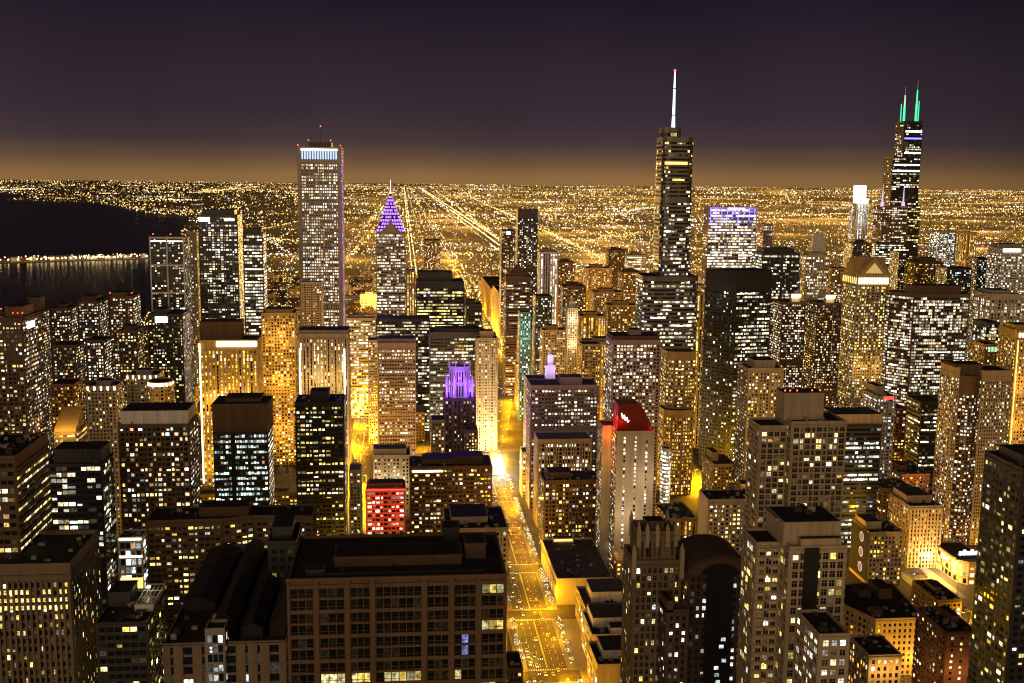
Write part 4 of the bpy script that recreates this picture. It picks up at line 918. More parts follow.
b = Bld('office_tower', 'green-white lit glass tower with a brown blank crown', of, 213, 273, 432, 760, 30)
b.vol('wall', rect(-b.W/2, b.W/2, 0, b.D), 0, b.H, st(bay=1.9, flr=3.7, ww=.86, wh=.5, lit=.7, run=.35, pal='green', pier=.15, span=.2, br=.85, mt=1), 'dark')
b.block('crown', -b.W/2-.3, b.W/2+.3, 1, b.D, b.H-.8, b.z(404, dy=1), 'brown'); b.block('penthouse', -b.W*.3, b.W*.35, 8, b.D-4, b.z(404, dy=1), b.z(398, dy=8), 'dbrown')
mb = MB(); mb.box(-b.W*.18, -b.W*.1, -.5, -.05, 0, b.H-1); mb.build('dark_riser', M['black'], b.root)
b = T('apartment_tower', 'glass tower with a pale roof wall and many coloured windows', ap, 118, 198, 424, 640, 28, st(bay=2.6, flr=3.0, ww=.68, wh=.58, lit=.45, pal='mix', pier=.35, span=.25, mt=1.5), 'brown')
b.block('roof_wall', -b.W/2+1, b.W/2-1, 2, b.D-2, b.H-.8, b.z(411, dy=2), 'white')
b = T('office_block', 'dark tower at the left edge with lit bands down its right side', of, -30, 15, 456, 500, 46, 'offd', 'brown', front=True, over={'r': st(bay=3, flr=3.6, ww=.95, wh=.4, lit=.55, run=.8, span=.6, pier=.05, pal='yell', mt=9)})
b = T('apartment_block', 'glass block with a dark overhanging roof left of the coloured-window tower', ap, 40, 113, 464, 610, 24, st(bay=3.4, flr=3.3, ww=.9, wh=.65, lit=.35, run=.2, pal='cream', pier=.15, mt=1), 'black')
b.block('penthouse', -b.W*.3, b.W*.48, 3, b.D-3, b.H-.8, b.z(449, dy=4), 'black')
b = Bld('atrium_block', 'small block with a tall bright white glazed front', bl, 118, 148, 537, 592, 14)
b.main(st(bay=3, flr=4.6, ww=.9, wh=.75, lit=.55, pal='cool', br=.8, pier=.1), 'white')
b.lightbar('ceiling_light', 'white', -b.W/2+.5, b.W/2-.5, -.5, -.3, b.H-11.5, b.H-10.5)
b.lightbar('shopfront_light', 'goldl', -b.W/2+.5, b.W/2-.5, -.5, -.3, b.H-29, b.H-23)
b.lightbar('ceiling_light', 'white', -b.W/2+.5, b.W/2-.5, -.5, -.3, b.H-1.6, b.H-1.0)
b = Bld('apartment_block', 'very wide brown block with a bent front and many yellow windows', ap, 146, 316, 519, 560, 24)
pts = [(-b.W/2, 0), (-b.W*.05, 1.5), (b.W*.14, 6), (b.W/2, 3), (b.W/2, b.D), (-b.W/2, b.D)]
b.vol('wall', pts, 0, b.H, st(bay=2.8, flr=3.1, ww=.72, wh=.48, lit=.45, pal='yell', span=.5, pier=.2, mt=3, br=.85), 'brown', 'roof')
b.block('penthouse', -b.W*.2, b.W*.1, 8, 20, b.H-1, b.H+4, 'dbrown'); b.plant(b.H-1, -b.W/2+2, b.W/2-2, 7, 20, 12)
b = Bld('office_tower', 'near dark pier-fronted tower at the lower left with three lit floors', of, -35, 70, 564, 480, 46, None, True)
LS = st(bay=2.3, flr=3.6, ww=.55, wh=.6, lit=.2, pal='yell', pier=.8, span=.1, mt=8)
b.vol('wall', rect(-b.W/2, b.W/2, 0, b.D), 0, b.H, LS, 'stonebrown', 'roof', 2.0)
mb = MB(); n = 30
for r_ in range(3):
    for i in range(18):
        c = b.W/2-2.6-i*2.3; zc = b.H-13-r_*3.6
        if R.random() < .93: b.win(c, -.15, zc, 0, 1.5, 2.0, R.choice(PAL['yell']), R.uniform(.7, 1.5), (0,-1))
b.plant(b.H-2, -b.W/2+2, b.W/2-2, 3, b.D-4, 12)
b = T('office_block', 'low dark glazed block with a bright roof light below the bent brown block', bl, 96, 165, 622, 470, 60, st(bay=3.2, flr=3.6, ww=.85, wh=.6, lit=.16, pal='yell', pier=.2, mt=1.5), 'dark', rm='roof', pent=(.0,.45,.55,.95,7))
mb = MB(); mb.box(b.W*.1, b.W*.48, 14, 40, b.H-1, b.H+2.2); mb.build('skylight_frame', M['white'], b.root)
mb = MB()
for i in range(4):
    for j in range(3): mb.box(b.W*.13+i*b.W*.085, b.W*.13+i*b.W*.085+b.W*.06, 16+j*8, 22+j*8, b.H+2.2, b.H+2.4)
mb.build('skylight_pane', M['black'], b.root); b.lightbar('roof_lamp', 'warm', b.W*.14, b.W*.2, 34, 36, b.H+2.4, b.H+3)
b.lamp(b.W*.2, 30, b.H+7, 500, (1,.85,.6), .4)
T('rooftop_house', 'small dark green block standing before the bright white glazed front', bl, 128, 141, 581, 640, 14, 'aptd', 'green')
# long dark-roofed slab with pale piers and a lit stair window
b = Bld('apartment_tower', 'near slab with pale piers, lit glass stair column and long dark roofs', ap, 163, 286, 642, 350, 92, None, True)
PS = st(bay=4.6, flr=3.3, ww=.36, wh=.75, lit=.16, pal='cool', pier=.5, span=.15, mt=1.0, br=.7)
b.vol('wall', rect(-b.W/2, b.W/2, 0, b.D), 0, b.H, PS, 'stonebrown', 'roof')
xs_ = b.x(216, 640); ze = b.H+5
b.vol('stair_column', rect(xs_-3.2, xs_+3.2, -1.6, 6), 0, b.H+5.5, st(bay=1.6, flr=3.3, ww=.85, wh=.8, lit=.5, pal='cool', pier=.1, mt=2, br=.9), 'grey')
for (xa, xb, y0, y1, h) in ((-.48,-.2,30,88,5), (-.12,.05,10,88,7), (.12,.3,4,88,6), (.36,.48,4,90,8)):
    mb = MB(); X0, X1 = xa*b.W, xb*b.W; z0 = b.H-1; mb.box(X0, X1, y0, y1, z0, z0+h*.6)
    xm = (X0+X1)/2; mb.poly([(X0-.4,y0-.4,z0+h*.6),(xm,y0-.4,z0+h),(xm,y1+.4,z0+h),(X0-.4,y1+.4,z0+h*.6)][::-1]); mb.poly([(xm,y0-.4,z0+h),(X1+.4,y0-.4,z0+h*.6),(X1+.4,y1+.4,z0+h*.6),(xm,y1+.4,z0+h)][::-1])
    mb.poly([(X0-.4,y0-.4,z0+h*.6),(X1+.4,y0-.4,z0+h*.6),(xm,y0-.4,z0+h)]); mb.build('roof_ridge', M['roof'], b.root)
b.plant(b.H-1, -b.W/2, b.W/2, 2, 30, 8)
T('apartment_tower', 'unlit black tower top rising left of the big brown hotel roof', ap, 268, 302, 541, 400, 24, st(lit=.03), 'black', (.1,.8,.2,.8,5))
T('office_block', 'dark roofed block behind the big brown hotel with a pale right wall', of, 443, 508, 528, 690, 60, st(bay=2.4, flr=3.6, ww=.5, lit=.3, pal='cream', pier=.5), 'tan', pent=(.1,.7,.3,.9,4))
T('shop_block', 'low dark roof at the left kerb of the avenue, lower centre', 'shops', 505, 523, 668, 590, 40, 'aptd', 'brown')
# gothic and arched towers
b = Bld('apartment_tower', 'near brown gothic tower with pinnacles on its crown', ap, 624, 683, 562, 450, 24)
GS2 = st(bay=2.5, flr=3.3, ww=.6, wh=.66, lit=.22, pal='yell', pier=.45, span=.2, mt=3, mull=1)
b.vol('wall', rect(-b.W/2, b.W/2, 2, b.D), 0, b.H, GS2, 'stonebrown')
zc = b.z(530, dy=6)
b.vol('crown', rect(-b.W/2+2.2, b.W/2-2.2, 4.5, b.D-3), b.H-1, zc, st(bay=2.6, flr=8, ww=.5, wh=.7, lit=.0, pier=.5, mt=3, mull=1), 'stonebrown', parapet=2)
for (x, y, h) in [(sx_*(b.W/2-2.4), yy, 4.5) for sx_ in (-1, 1) for yy in (4.6, b.D-3.2)]+[(q, 4.4, 3.0) for q in (-4.5, 0, 4.5)]:
    mb = MB(); mb.box(x-.8, x+.8, y-.8, y+.8, zc-7, zc+1.5); mb.cone(x, y, zc+1.5, zc+1.5+h*.7, 1.0, .1, 6); mb.build('pinnacle', M['tan'], b.root)
for sx_ in (-1, 1):
    mb = MB(); mb.box(sx_*(b.W/2)-.9, sx_*(b.W/2)+.9, 1, 3, b.H-8, b.H+5); mb.cone(sx_*b.W/2, 2, b.H+5, b.H+7.5, 1, .1, 6); mb.build('pinnacle', M['tan'], b.root)
b.block('roof_box', -4, 4, 9, 16, zc-2, zc+3, 'brown')
b = Bld('apartment_block', 'lower shoulder wing in front of the arched dark tower', ap, 657, 689, 610, 440, 18)
b.main(st(bay=2.8, flr=3.3, ww=.5, wh=.55, lit=.22, pal='cool', mt=2), 'brown', pent=(.0,.3,.0,.9,5))
b.lightbar('roof_lamp', 'goldl', 0, 2.6, 12, 12.4, b.H+1, b.H+5)
for (x, y) in ((2,13), (6,13)): b.lamp(x, y, b.H+5, 260, (1,.75,.2), .3)
b = Bld('apartment_tower', 'dark tower with a rounded barrel-arch top and a tall glazed recess', ap, 688, 752, 574, 450, 30, None, True)
zsp = b.H; Rr = b.W/2; za = b.z(556)-zsp
arc = [(Rr*math.cos(math.radians(a)), zsp+za*1.0*math.sin(math.radians(a))) for a in range(0, 181, 12)]
b.vol('wall', rect(-Rr, Rr, 0, b.D), 0, zsp, st(bay=2.7, flr=3.3, ww=.55, wh=.55, lit=.2, pal='cool', pier=.4, mt=.5), 'dbrown', parapet=.2)
mb = MB()      # barrel vault
for i in range(len(arc)-1):
    p, q = arc[i], arc[i+1]; mb.poly([(p[0],0,p[1]),(q[0],0,q[1]),(q[0],b.D,q[1]),(p[0],b.D,p[1])][::-1])
mb.poly([(p[0],0,p[1]) for p in arc][::-1]); mb.poly([(p[0],b.D,p[1]) for p in arc]); mb.build('barrel_roof', M['dbrown'], b.root)
r1, r2 = .92, .62; mb = MB()     # raised arch ring with voussoir teeth
for i in range(len(arc)-1):
    p, q = arc[i], arc[i+1]
    def S_(v, r): return (v[0]*r, zsp+(v[1]-zsp)*r)
    o0, o1, i0, i1 = S_(p, r1), S_(q, r1), S_(p, r2), S_(q, r2)
    dpt = -1.1 if i % 2 else -.8
    for (A_, B_) in ((o0, o1), (i1, i0)): mb.poly([(A_[0],dpt,A_[1]),(A_[0],0,A_[1]),(B_[0],0,B_[1]),(B_[0],dpt,B_[1])])
    mb.poly([(o0[0],dpt,o0[1]),(o1[0],dpt,o1[1]),(i1[0],dpt,i1[1]),(i0[0],dpt,i0[1])])
mb.build('arch_ring', M['brown'], b.root)
mb = MB(); mb.box(-Rr*.42, Rr*.42, -.75, -.3, 0, zsp); 
mb.poly([(p[0]*.58, -.5, zsp+(p[1]-zsp)*.58) for p in arc][::-1]); mb.build('glazed_recess', M['black'], b.root)
for k in range(24):
    if R.random() < .5: b.win(R.uniform(-.3, .3)*Rr, -.82, zsp-20-k*3.3, 0, 2.0, 1.6, R.choice(PAL['cool']), R.uniform(.3, 1.1), (0,-1))
b = T('office_block', 'pale green-grey block with a blank left wall and even small windows', of, 699, 757, 499, 760, 26, st(bay=2.9, flr=3.2, ww=.5, wh=.5, lit=.55, pal='yell', mt=4), 'stone', rm='roof', over={'l': None})
T('parking_deck', 'wide flat dark roof between red topped tower and the pale gridded block', bl, 655, 697, 518, 800, 44, 'strip', 'gold', rm='roof')
# -- the big brown hotel right below the viewer
b = Bld('hotel_tower', 'big brown hotel nearest the viewer with a gridded front and dark roof', ho, 287, 507, 576, 272, 34, None, True)
b.vol('wall', rect(-b.W/2, b.W/2, 0, b.D), 0, b.H, None, 'brown', 'roof', .8)
bays = [0, .13, .27, .385, .62, .745, .87, 1.0]; mb = MB(); sill = MB()
fl = 3.35; nfl = 12
for i in range(8):
    c = -b.W/2+bays[i]*b.W; mb.box(max(-b.W/2-.02, c-.6), min(b.W/2+.02, c+.6), -.7, -.01, 0, b.H-.85)
for j in range(nfl+1):
    z = b.H-2.2-j*fl; k_ = .5 if j % 2 == 0 else .25; mb.box(-b.W/2, b.W/2, -.35-.15*(j % 2 == 0), -.01, z-k_, z+k_)
mb.build('pier_grid', M['brown'], b.root)
for i in range(7):
    xa, xb = -b.W/2+bays[i]*b.W+.8, -b.W/2+bays[i+1]*b.W-.8; n = 3 if xb-xa < 8 else 6
    for j in range(nfl):
        zc = b.H-2.2-(j+.5)*fl; lit = (j in (7, 8, 9) and R.random() < .6) or (i == 6 and j in (0, 1, 2, 3) and R.random() < .4) or R.random() < .03  # upper rows of the last bay glow in place of gold reflections
        for q in range(n):
            wq = (xb-xa)/n; cc = xa+(q+.5)*wq
            col = R.choice(PAL['yell']); bb = R.uniform(.1, .9) if lit and R.random() < .75 else .001+.01*R.random()*(R.random() < .3)
            if i == 5 and j in (4, 5) and q == 1: col, bb = (.35,.4,1), R.uniform(.2, .5)  # small blue reflection in the glass, put in as window glow
            b.win(cc, -.06, zc, 0, wq-.22, fl-.8, col, bb, (0,-1))
        mq = MB(); mq.box(xa, xb, -.2, -.05, zc-.5, zc-.42)
        for q in range(1, n): mq.box(xa+q*(xb-xa)/n-.09, xa+q*(xb-xa)/n+.09, -.24, -.05, zc-fl/2+.4, zc+fl/2-.4)
        mq.build('window_frame', M['brown'], b.root)
mb = MB(); mb.box(-b.W/2-.3, b.W/2+.3, -.6, 0, b.H-.8, b.H+.1); mb.build('cornice', M['brown'], b.root)
zr = b.H-.8
b.block('penthouse', -b.W*.3, b.W*.3, 10, 20, zr, zr+2.6, 'dbrown'); b.block('roof_box', b.W*.32, b.W*.42, 14, 22, zr, zr+4.2, 'dbrown'); b.block('roof_box', -b.W*.42, -b.W*.34, 4, 7, zr, zr+1.4, 'dark'); b.block('roof_box', b.W*.22, b.W*.3, 24, 30, zr, zr+5.5, 'black')
for q in range(9): 
    x = b.W*R.uniform(-.42, .42); y = R.uniform(3, 30); mb = MB(); mb.cone(x, y, zr, zr+R.uniform(.6, 1.6), .25, .25, 8); mb.cone(x, y, zr, zr+.3, .5, .5, 8); mb.build('vent_pipe', M['dark'], b.root)
mb = MB()
for q in range(4): mb.box(-b.W*.4, b.W*.4, 3.2+q*.45, 3.4+q*.45, zr+.2, zr+.4)
mb.build('pipe_run', M['dark'], b.root)
# ------------------------------------------------------------------ streets: lamps, trees, cars, bridge
bvh = None
def visible(p, tol=1.0):
    d = Vector(p)-CC; L = d.length
    h = bvh.ray_cast(CC, d/L, L-tol); return h[0] is None
def in_frame(p, m=6):
    x, y, z = proj(p); return -m < x < 1024+m and -m < y < 683+m
bvh = BVHTree.FromPolygons(BV, BF)
def blocked(x, y):
    for b in ALLB:
        for (x0, x1, y0, y1) in b.foot[1:]:
            if x0-.6 < x < x1+.6 and y0-.6 < y < y1+.6: return True
    return False
# street lamps
def lamp_meshes():
    a = MB(); a.cone(0, 0, 0, 11.6, .16, .09, 8); a.cone(0, 0, 0, .7, .26, .2, 8)
    b = MB(); b.box(-.07, 1.9, -.07, .07, 11.45, 11.62)
    c = MB(); c.box(1.2, 2.3, -.3, .3, 11.62, 11.86); d = MB(); d.box(1.25, 2.25, -.27, .27, 11.46, 11.62)
    return [a.mesh('post', [M['lamp_metal']]), b.mesh('arm', [M['lamp_metal']]), c.mesh('lamp_head', [M['lamp_metal']]), d.mesh('lamp_lens', [E_['lamp']])]
LM = lamp_meshes(); LL = {}
def lamp_light(e):
    k = round(e)
    if k not in LL:
        l = bpy.data.lights.new('lamp_light', 'POINT'); l.energy = e; l.color = (1, .47, .004); l.shadow_soft_size = .8; LL[k] = l
    return LL[k]
LAMP_DESC = {92: 'along the wide central avenue', -48: 'along the yellow boulevard left of the avenue', 315: 'along the curving street right of the pink hotel', 412: 'along the bright street by the corner store',
             612: 'along the street by the golden edge tower', 205: 'along the lane behind the mall', -150: 'along the street left of the golden towers'}
cand = []
yv = 1225
while yv < 4200:
    for s_ in (-1, 1): cand.append((ave_x(yv)+s_*13.2, yv, -s_, 'along the avenue beyond the river'))
    yv += 36 if yv < 2300 else 110
for x, h in NS:
    y = 560
    while y < 2500:
        st_ = 30 if y < 1100 else 55
        for s_ in (-1, 1): cand.append((x+s_*(h+1.2), y+R.uniform(-2, 2), -s_, LAMP_DESC[x]))
        y += st_
for yy in EW:
    x = -400
    while x < 880:
        cand.append((x+R.uniform(-3, 3), yy+8.2, 0, 'on the cross street %s' % ('nearest the viewer' if yy == 655 else 'in the middle distance' if yy < 1100 else 'beyond the river')))
        x += 42
hidden_k = 2.0
nl = 0; vis_l = []; hid_l = []
for (x, y, s_, d) in cand:
    if blocked(x, y) or (1145 < y < 1212): continue
    p = (x, y, 9)
    if in_frame(p, 30): (vis_l if (visible(p)) else hid_l).append((x, y, s_, d))
vis_l.sort(key=lambda q: (q[2], q[0], q[1])); R.shuffle(hid_l)
for (x, y, s_, d) in vis_l[:200]+hid_l[:90]:
    r = empty('street_lamp', (x, y, .15)); r.rotation_euler.z = {1: 0, -1: math.pi, 0: -math.pi/2}[s_]
    tag(r, 'amber street lamp '+d, 'street lamp', 'street lamps '+d)
    for nme, me in zip(('post', 'arm', 'lamp_head', 'lamp_lens'), LM):
        o = bpy.data.objects.new(nme, me); COL.objects.link(o); o.parent = r
    nl += 1
    if nl % 2 and 'curving' not in d: continue
    lo = bpy.data.objects.new('lamp_light', lamp_light((22000 if y < 1000 else 65000 if y < 1500 else 140000)*1.4*(3.4 if 'curving' in d else 2.6 if ('boulevard' in d or 'golden towers' in d or 'corner store' in d or 'curving' in d) else 1))); COL.objects.link(lo); lo.parent = r; lo.location = (2.6, 0, 10.6)
print('lamps', len(vis_l), len(hid_l))
# trees hung with small lights
def tree_meshes(seed):
    q = random.Random(seed); t = MB(); t.cone(0, 0, 0, 3.2, .2, .13, 7)
    for i in range(7):
        a = q.random()*6.28; l_ = q.uniform(1.4, 2.6); dx, dy = math.cos(a)*l_*.6, math.sin(a)*l_*.6; z0 = q.uniform(2.2, 3.2)
        p0, p1 = Vector((0,0,z0)), Vector((dx, dy, z0+l_)); w = .06
        t.poly([p0+Vector((w,0,0)), p1+Vector((w*.4,0,0)), p1-Vector((w*.4,0,0)), p0-Vector((w,0,0))]); t.poly([p0+Vector((0,w,0)), p1+Vector((0,w*.4,0)), p1-Vector((0,w*.4,0)), p0-Vector((0,w,0))])
    c = MB(); li = MB()
    for i in range(520):
        while True:
            v = Vector((q.uniform(-1,1), q.uniform(-1,1), q.uniform(-1,1)))
            if .25 < v.length < 1: break
        n_ = math.sin(v.x*4+seed)*math.cos(v.y*5)+math.sin(v.z*4+seed*2)
        if n_ < -.5: continue
        p = Vector((v.x*2.3, v.y*2.3, 4.9+v.z*2.3)); s_ = q.uniform(.12, .28)
        e = Vector((q.gauss(0,1), q.gauss(0,1), q.gauss(0,1))).normalized(); f = e.orthogonal().normalized()
        c.poly([p+e*s_, p+f*s_*.6, p-e*s_, p-f*s_*.6])
        if i % 11 == 0: li.octa(tuple(p*1.0), .11)
    return t.mesh('trunk', [M['bark']]), c.mesh('crown', [M['leaf']]), li.mesh('string_lights', [E_['white']])
TM = [tree_meshes(i) for i in range(4)]
for sd, lab in ((1, 'small street tree strung with white lights on the right pavement of the avenue'), (-1, 'small street tree strung with white lights on the left pavement of the avenue')):
    y = 596; i = 0
    while y < 1120:
        x = 92+sd*16.2
        if not blocked(x, y) and visible((x, y, 5)) and min(abs(y-q) for q in EW) > 10:
            r = empty('street_tree', (x, y, .15)); r.rotation_euler.z = R.random()*6; s_ = R.uniform(.8, 1.25); r.scale = (s_, s_, s_)
            tag(r, lab, 'tree', 'lit trees along the avenue')
            for nme, me in zip(('trunk', 'crown', 'string_lights'), TM[i % 4]):
                o = bpy.data.objects.new(nme, me); COL.objects.link(o); o.parent = r
                if nme == 'string_lights': o['kind'] = 'stuff'
            i += 1
        y += 12.5
# cars
def car_meshes(ci):
    body = MB(); pr = [(-2.2,.35),(2.2,.35),(2.25,.8),(1.2,.95),(-2.0,.98),(-2.25,.85)]
    hull = [(p[0], p[1]) for p in pr]
    for sgn in (0,):
        L_ = [(-.88, p[0], p[1]) for p in pr]; Rr_ = [(.88, p[0], p[1]) for p in pr]
        body.poly(L_); body.poly(Rr_[::-1])
        for i in range(6): j = (i+1) % 6; body.poly([L_[j], L_[i], Rr_[i], Rr_[j]])
    cab = MB(); lo = [(-.80,-1.75,.96),(.80,-1.75,.96),(.80,1.0,.96),(-.80,1.0,.96)]; hi = [(-.64,-1.2,1.45),(.64,-1.2,1.45),(.64,.25,1.45),(-.64,.25,1.45)]
    for i in range(4): j = (i+1) % 4; cab.poly([lo[i], lo[j], hi[j], hi[i]], 0)
    cab.poly(hi, 1)
    wh = MB(); n = 12
    for q in range(n):
        a0, a1 = 2*math.pi*q/n, 2*math.pi*(q+1)/n; c0, s0, c1, s1 = math.cos(a0)*.33, math.sin(a0)*.33, math.cos(a1)*.33, math.sin(a1)*.33
        wh.poly([(-.1,c0,s0),(-.1,c1,s1),(.1,c1,s1),(.1,c0,s0)])
    wh.poly([(-.1, math.cos(2*math.pi*q/n)*.33, math.sin(2*math.pi*q/n)*.33) for q in range(n)]); wh.poly([(.1, math.cos(2*math.pi*q/n)*.33, math.sin(2*math.pi*q/n)*.33) for q in range(n)][::-1])
    hl = MB(); hl.box(-.2,.2,-.04,.06,-.08,.1)
    return body, cab, wh, hl
CB, CCB, CW, CH = car_meshes(0)
CAR_COL = dict(white='white_painted_concrete', silver=0, black=0, red=0, dark_blue=0, yellow=0)
PAINT = {k: mat(k+'_car_paint', c, .3, 0, .05, spec=.6) for k, c in dict(white=(.7,.7,.7), silver=(.38,.38,.4), black=(.02,.02,.02), red=(.35,.03,.03), dark_blue=(.03,.05,.14), yellow=(.65,.42,.03)).items()}
GLS = mat('car_glass', (.02,.02,.025), .1, 0, .05, spec=.6)
meC = {k: CB.mesh('body', [p]) for k, p in PAINT.items()}; meCab = {k: CCB.mesh('cabin', [GLS, p]) for k, p in PAINT.items()}
meW = CW.mesh('wheel', [M['rubber']]); meH = CH.mesh('headlight', [E_['head']]); meT = CH.mesh('taillight', [E_['tail']])
def car(x, y, back, k, label, group):
    r = empty('car', (x, y, .036)); r.rotation_euler.z = math.pi if back else 0
    tag(r, label, 'car', group)
    for nme, me, loc in [('body', meC[k], (0,0,0)), ('cabin', meCab[k], (0,0,0))]+[('wheel', meW, (sx_*.78, sy*1.35, .33)) for sx_ in (-1,1) for sy in (-1,1)]+[('headlight', meH, (sx_*.62, 2.24, .66)) for sx_ in (-1,1)]+[('taillight', meT, (sx_*.62, -2.26, .78)) for sx_ in (-1,1)]:
        o = bpy.data.objects.new(nme, me); COL.objects.link(o); o.parent = r; o.location = loc
cars = []; y = 600
while y < 1120:
    for ln in (-10.6, -6.5, -2.4, 2.4, 6.5, 10.6):
        p_ = .55 if (620 < y < 700 or y > 950) else .3
        if R.random() < p_:
            yy = y+R.uniform(-3.5, 3.5)
            if visible((92+ln, yy, 1)) and in_frame((92+ln, yy, 1)): cars.append((92+ln, yy, ln < 0))
    y += 12
for (x, y, back) in cars:
    k = R.choices(list(PAINT), weights=[3,3,3,1,1,2])[0]
    zone = 'by the nearest crosswalk' if y < 700 else 'before the mall' if y < 800 else 'in the middle stretch' if y < 960 else 'near the river end'
    car(x, y, back, k, '%s car %s on the avenue %s' % (k.replace('_', ' '), 'with headlights towards the viewer' if back else 'with red tail lights, driving away', zone), 'cars on the avenue')
for i in range(26):     # bright crossing by the corner store
    x = 412+R.choice((-6,-2.5,2.5,6)); y = R.uniform(690, 830)
    if visible((x, y, 1)): k = R.choice(list(PAINT)); car(x, y, x < 412, k, '%s car on the bright street by the corner store' % k.replace('_', ' '), 'cars by the corner store')
for i in range(90):     # the boulevard left of the avenue and the avenue beyond the river
    if i < 45: X_, y, d_ = -48, R.uniform(980, 1560), 'on the yellow boulevard left of the avenue'
    else: y = R.uniform(1225, 1800); X_, d_ = ave_x(y), 'on the avenue beyond the river'
    x = X_+R.choice((-6.4, -2.4, 2.4, 6.4))
    if visible((x, y, 1)) and in_frame((x, y, 1)): k = R.choice(list(PAINT)); car(x, y, x < X_, k, '%s car %s' % (k.replace('_', ' '), d_), 'cars '+d_)
print('cars', len(cars))
# bridge over the river
r = empty('bridge', (92, 1173, 0)); tag(r, 'low lit bridge carrying the avenue over the river', 'bridge')
mb = MB(); mb.box(-17, 17, -42, 42, .04, .5); mb.build('deck', M['asphalt'], r)
for s_ in (-1, 1):
    mb = MB(); mb.box(s_*17-.2, s_*17+.2, -42, 42, 1.4, 1.6)
    for k in range(29): mb.box(s_*17-.1, s_*17+.1, -42+k*3-.1, -42+k*3+.1, .5, 1.4)
    mb.build('railing', M['steel'], r)
    for k in range(4):
        mb = MB(); mb.cone(s_*15.5, -36+k*24, .5, 7, .14, .1, 8); o = mb.build('lamp_post', M['lamp_metal'], r)
        mb = MB(); mb.octa((s_*15.5, -36+k*24, 7.3), .5); mb.build('lamp_globe', E_['white'], o)
        l = bpy.data.lights.new('bridge_light', 'POINT'); l.energy = 60000; l.color = (1,.85,.6); l.shadow_soft_size = .5
        lo = bpy.data.objects.new('bridge_light', l); COL.objects.link(lo); lo.parent = r; lo.location = (s_*14.5, -36+k*24, 7.3)
# ------------------------------------------------------------------ far city
LITV = []; 
class Dots:
    def __init__(s): s.mb = MB(); s.col = []
    def add(s, p, r, c, b):
        s.mb.octa(p, r); s.col += [(c[0]*b, c[1]*b, c[2]*b)]*8
    def build(s, name, label=None):
        o = s.mb.build(name, PT_M); set_face_col(o.data, s.col); tag(o, label, None, None, 'stuff'); return o
def set_face_col(me, cols):
    a = me.attributes.new('lit', 'FLOAT_COLOR', 'FACE'); f = []
    for c in cols: f += [c[0], c[1], c[2], 1.0]
    a.data.foreach_set('color', f)
def in_lake(x, y):
    n = len(lake); c = False; j = n-1
    for i in range(n):
        xi, yi = lake[i]; xj, yj = lake[j]
        if (yi > y) != (yj > y) and x < (xj-xi)*(y-yi)/(yj-yi)+xi: c = not c
        j = i
    return c
SOD = [(1,.62,.2),(1,.56,.14),(1,.70,.3),(1,.66,.24),(1,.5,.1)]; WHT = [(1,.92,.75),(1,.85,.6),(.9,.97,1),(1,.8,.5)]
D = Dots()
def dot(x, y, z, c, b, k=1.0):
    if in_lake(x, y): return
    if y > 44500: return
    k *= 1-.25*y/45000; b *= math.exp(-y/60000)  # haze put into the dots: smaller and dimmer with distance
    X, Y_, Z = proj((x, y, z))
    if not (-30 < X < 1054): return
    D.add((x, y, z), Z/FPX*.5*k, c, b)
def rad(lo, hi): return 1/(1/hi+R.random()*(1/lo-1/hi))
# scattered lamps and lit windows of the low city
from mathutils import noise
for i in range(60000):
    y = rad(1750, 44800) if R.random() < .6 else R.uniform(4000, 44800)
    a = R.uniform(-.42, .66); x = y*a
    nv = noise.noise(Vector((a*26, math.log(y)*7, 3)))+.6*noise.noise(Vector((a*9, math.log(y)*16, 9)))
    if nv < R.uniform(-.3, .55): continue
    if R.random() < .5: x = round(x/201)*201+R.uniform(-4, 4)
    else: y = round(y/100)*100+R.uniform(-3, 3)
    c = R.choice(SOD) if R.random() < .75 else R.choice(WHT)
    if R.random() < .25: dot(x, y, R.uniform(5, 14), c, R.uniform(1.5, 5), R.uniform(.9, 1.6))
    else: dot(x, y, R.uniform(5, 14), R.choice(SOD), min(2, R.lognormvariate(-.5, .7)), R.uniform(.7, 1.1))
for i in range(16000):
    y = R.uniform(7500, 44000) if R.random() < .7 else rad(6000, 40000); a = R.uniform(-.42, .66)
    if noise.noise(Vector((a*18, y/2600, 5)))+.5*noise.noise(Vector((a*60, y/900, 2))) < R.uniform(-.5, .4): continue
    dot(y*a, y, 9, R.choice(SOD[:4]), R.uniform(.25, 1.6), R.uniform(.7, 1.1))
# bright straight avenues running away from the viewer
for X0, n, b_, wd in ((35, 900, 3.4, 9), (176, 420, 2.4, 8), (-30, 220, 1.6, 5), (90, 240, 1.7, 5), (270, 260, 1.6, 5), (130, 180, 1.2, 4), (-230, 260, 1.3, 5), (-330, 260, 1.3, 5), (400, 260, 1.5, 5), (560, 260, 1.7, 5), (740, 260, 1.6, 5), (820, 260, 1.3, 5), (1050, 260, 1.7, 5), (1180, 260, 1.3, 5), (1450, 260, 1.5, 5), (1560, 260, 1.3, 5), (1900, 260, 1.6, 5), (2100, 260, 1.4, 5), (2300, 260, 1.4, 5), (2800, 260, 1.6, 5), (330, 240, 1.2, 6), (455, 1500, 3.4, 24), (650, 220, 1.0, 6), (900, 300, 1.2, 8), (1300, 320, 1.2, 8), (1700, 300, 1.1, 8), (2500, 300, 1.1, 8), (3300, 260, 1.0, 8), (-120, 180, 1.1, 8), (-420, 160, 1.0, 8), (4100, 240, 1, 8), (5000, 240, 1, 8), (6200, 240, 1, 8)):
    for i in range(n):
        y = rad(1650 if X0 not in (455,) else 2600, 30000); dot(X0+R.choice((-1,1))*wd*R.uniform(.6, 1), y, 9, R.choice(SOD[:4]) if R.random() < .85 else R.choice(WHT), b_*R.uniform(.4, 1.5), R.uniform(.6, 1))
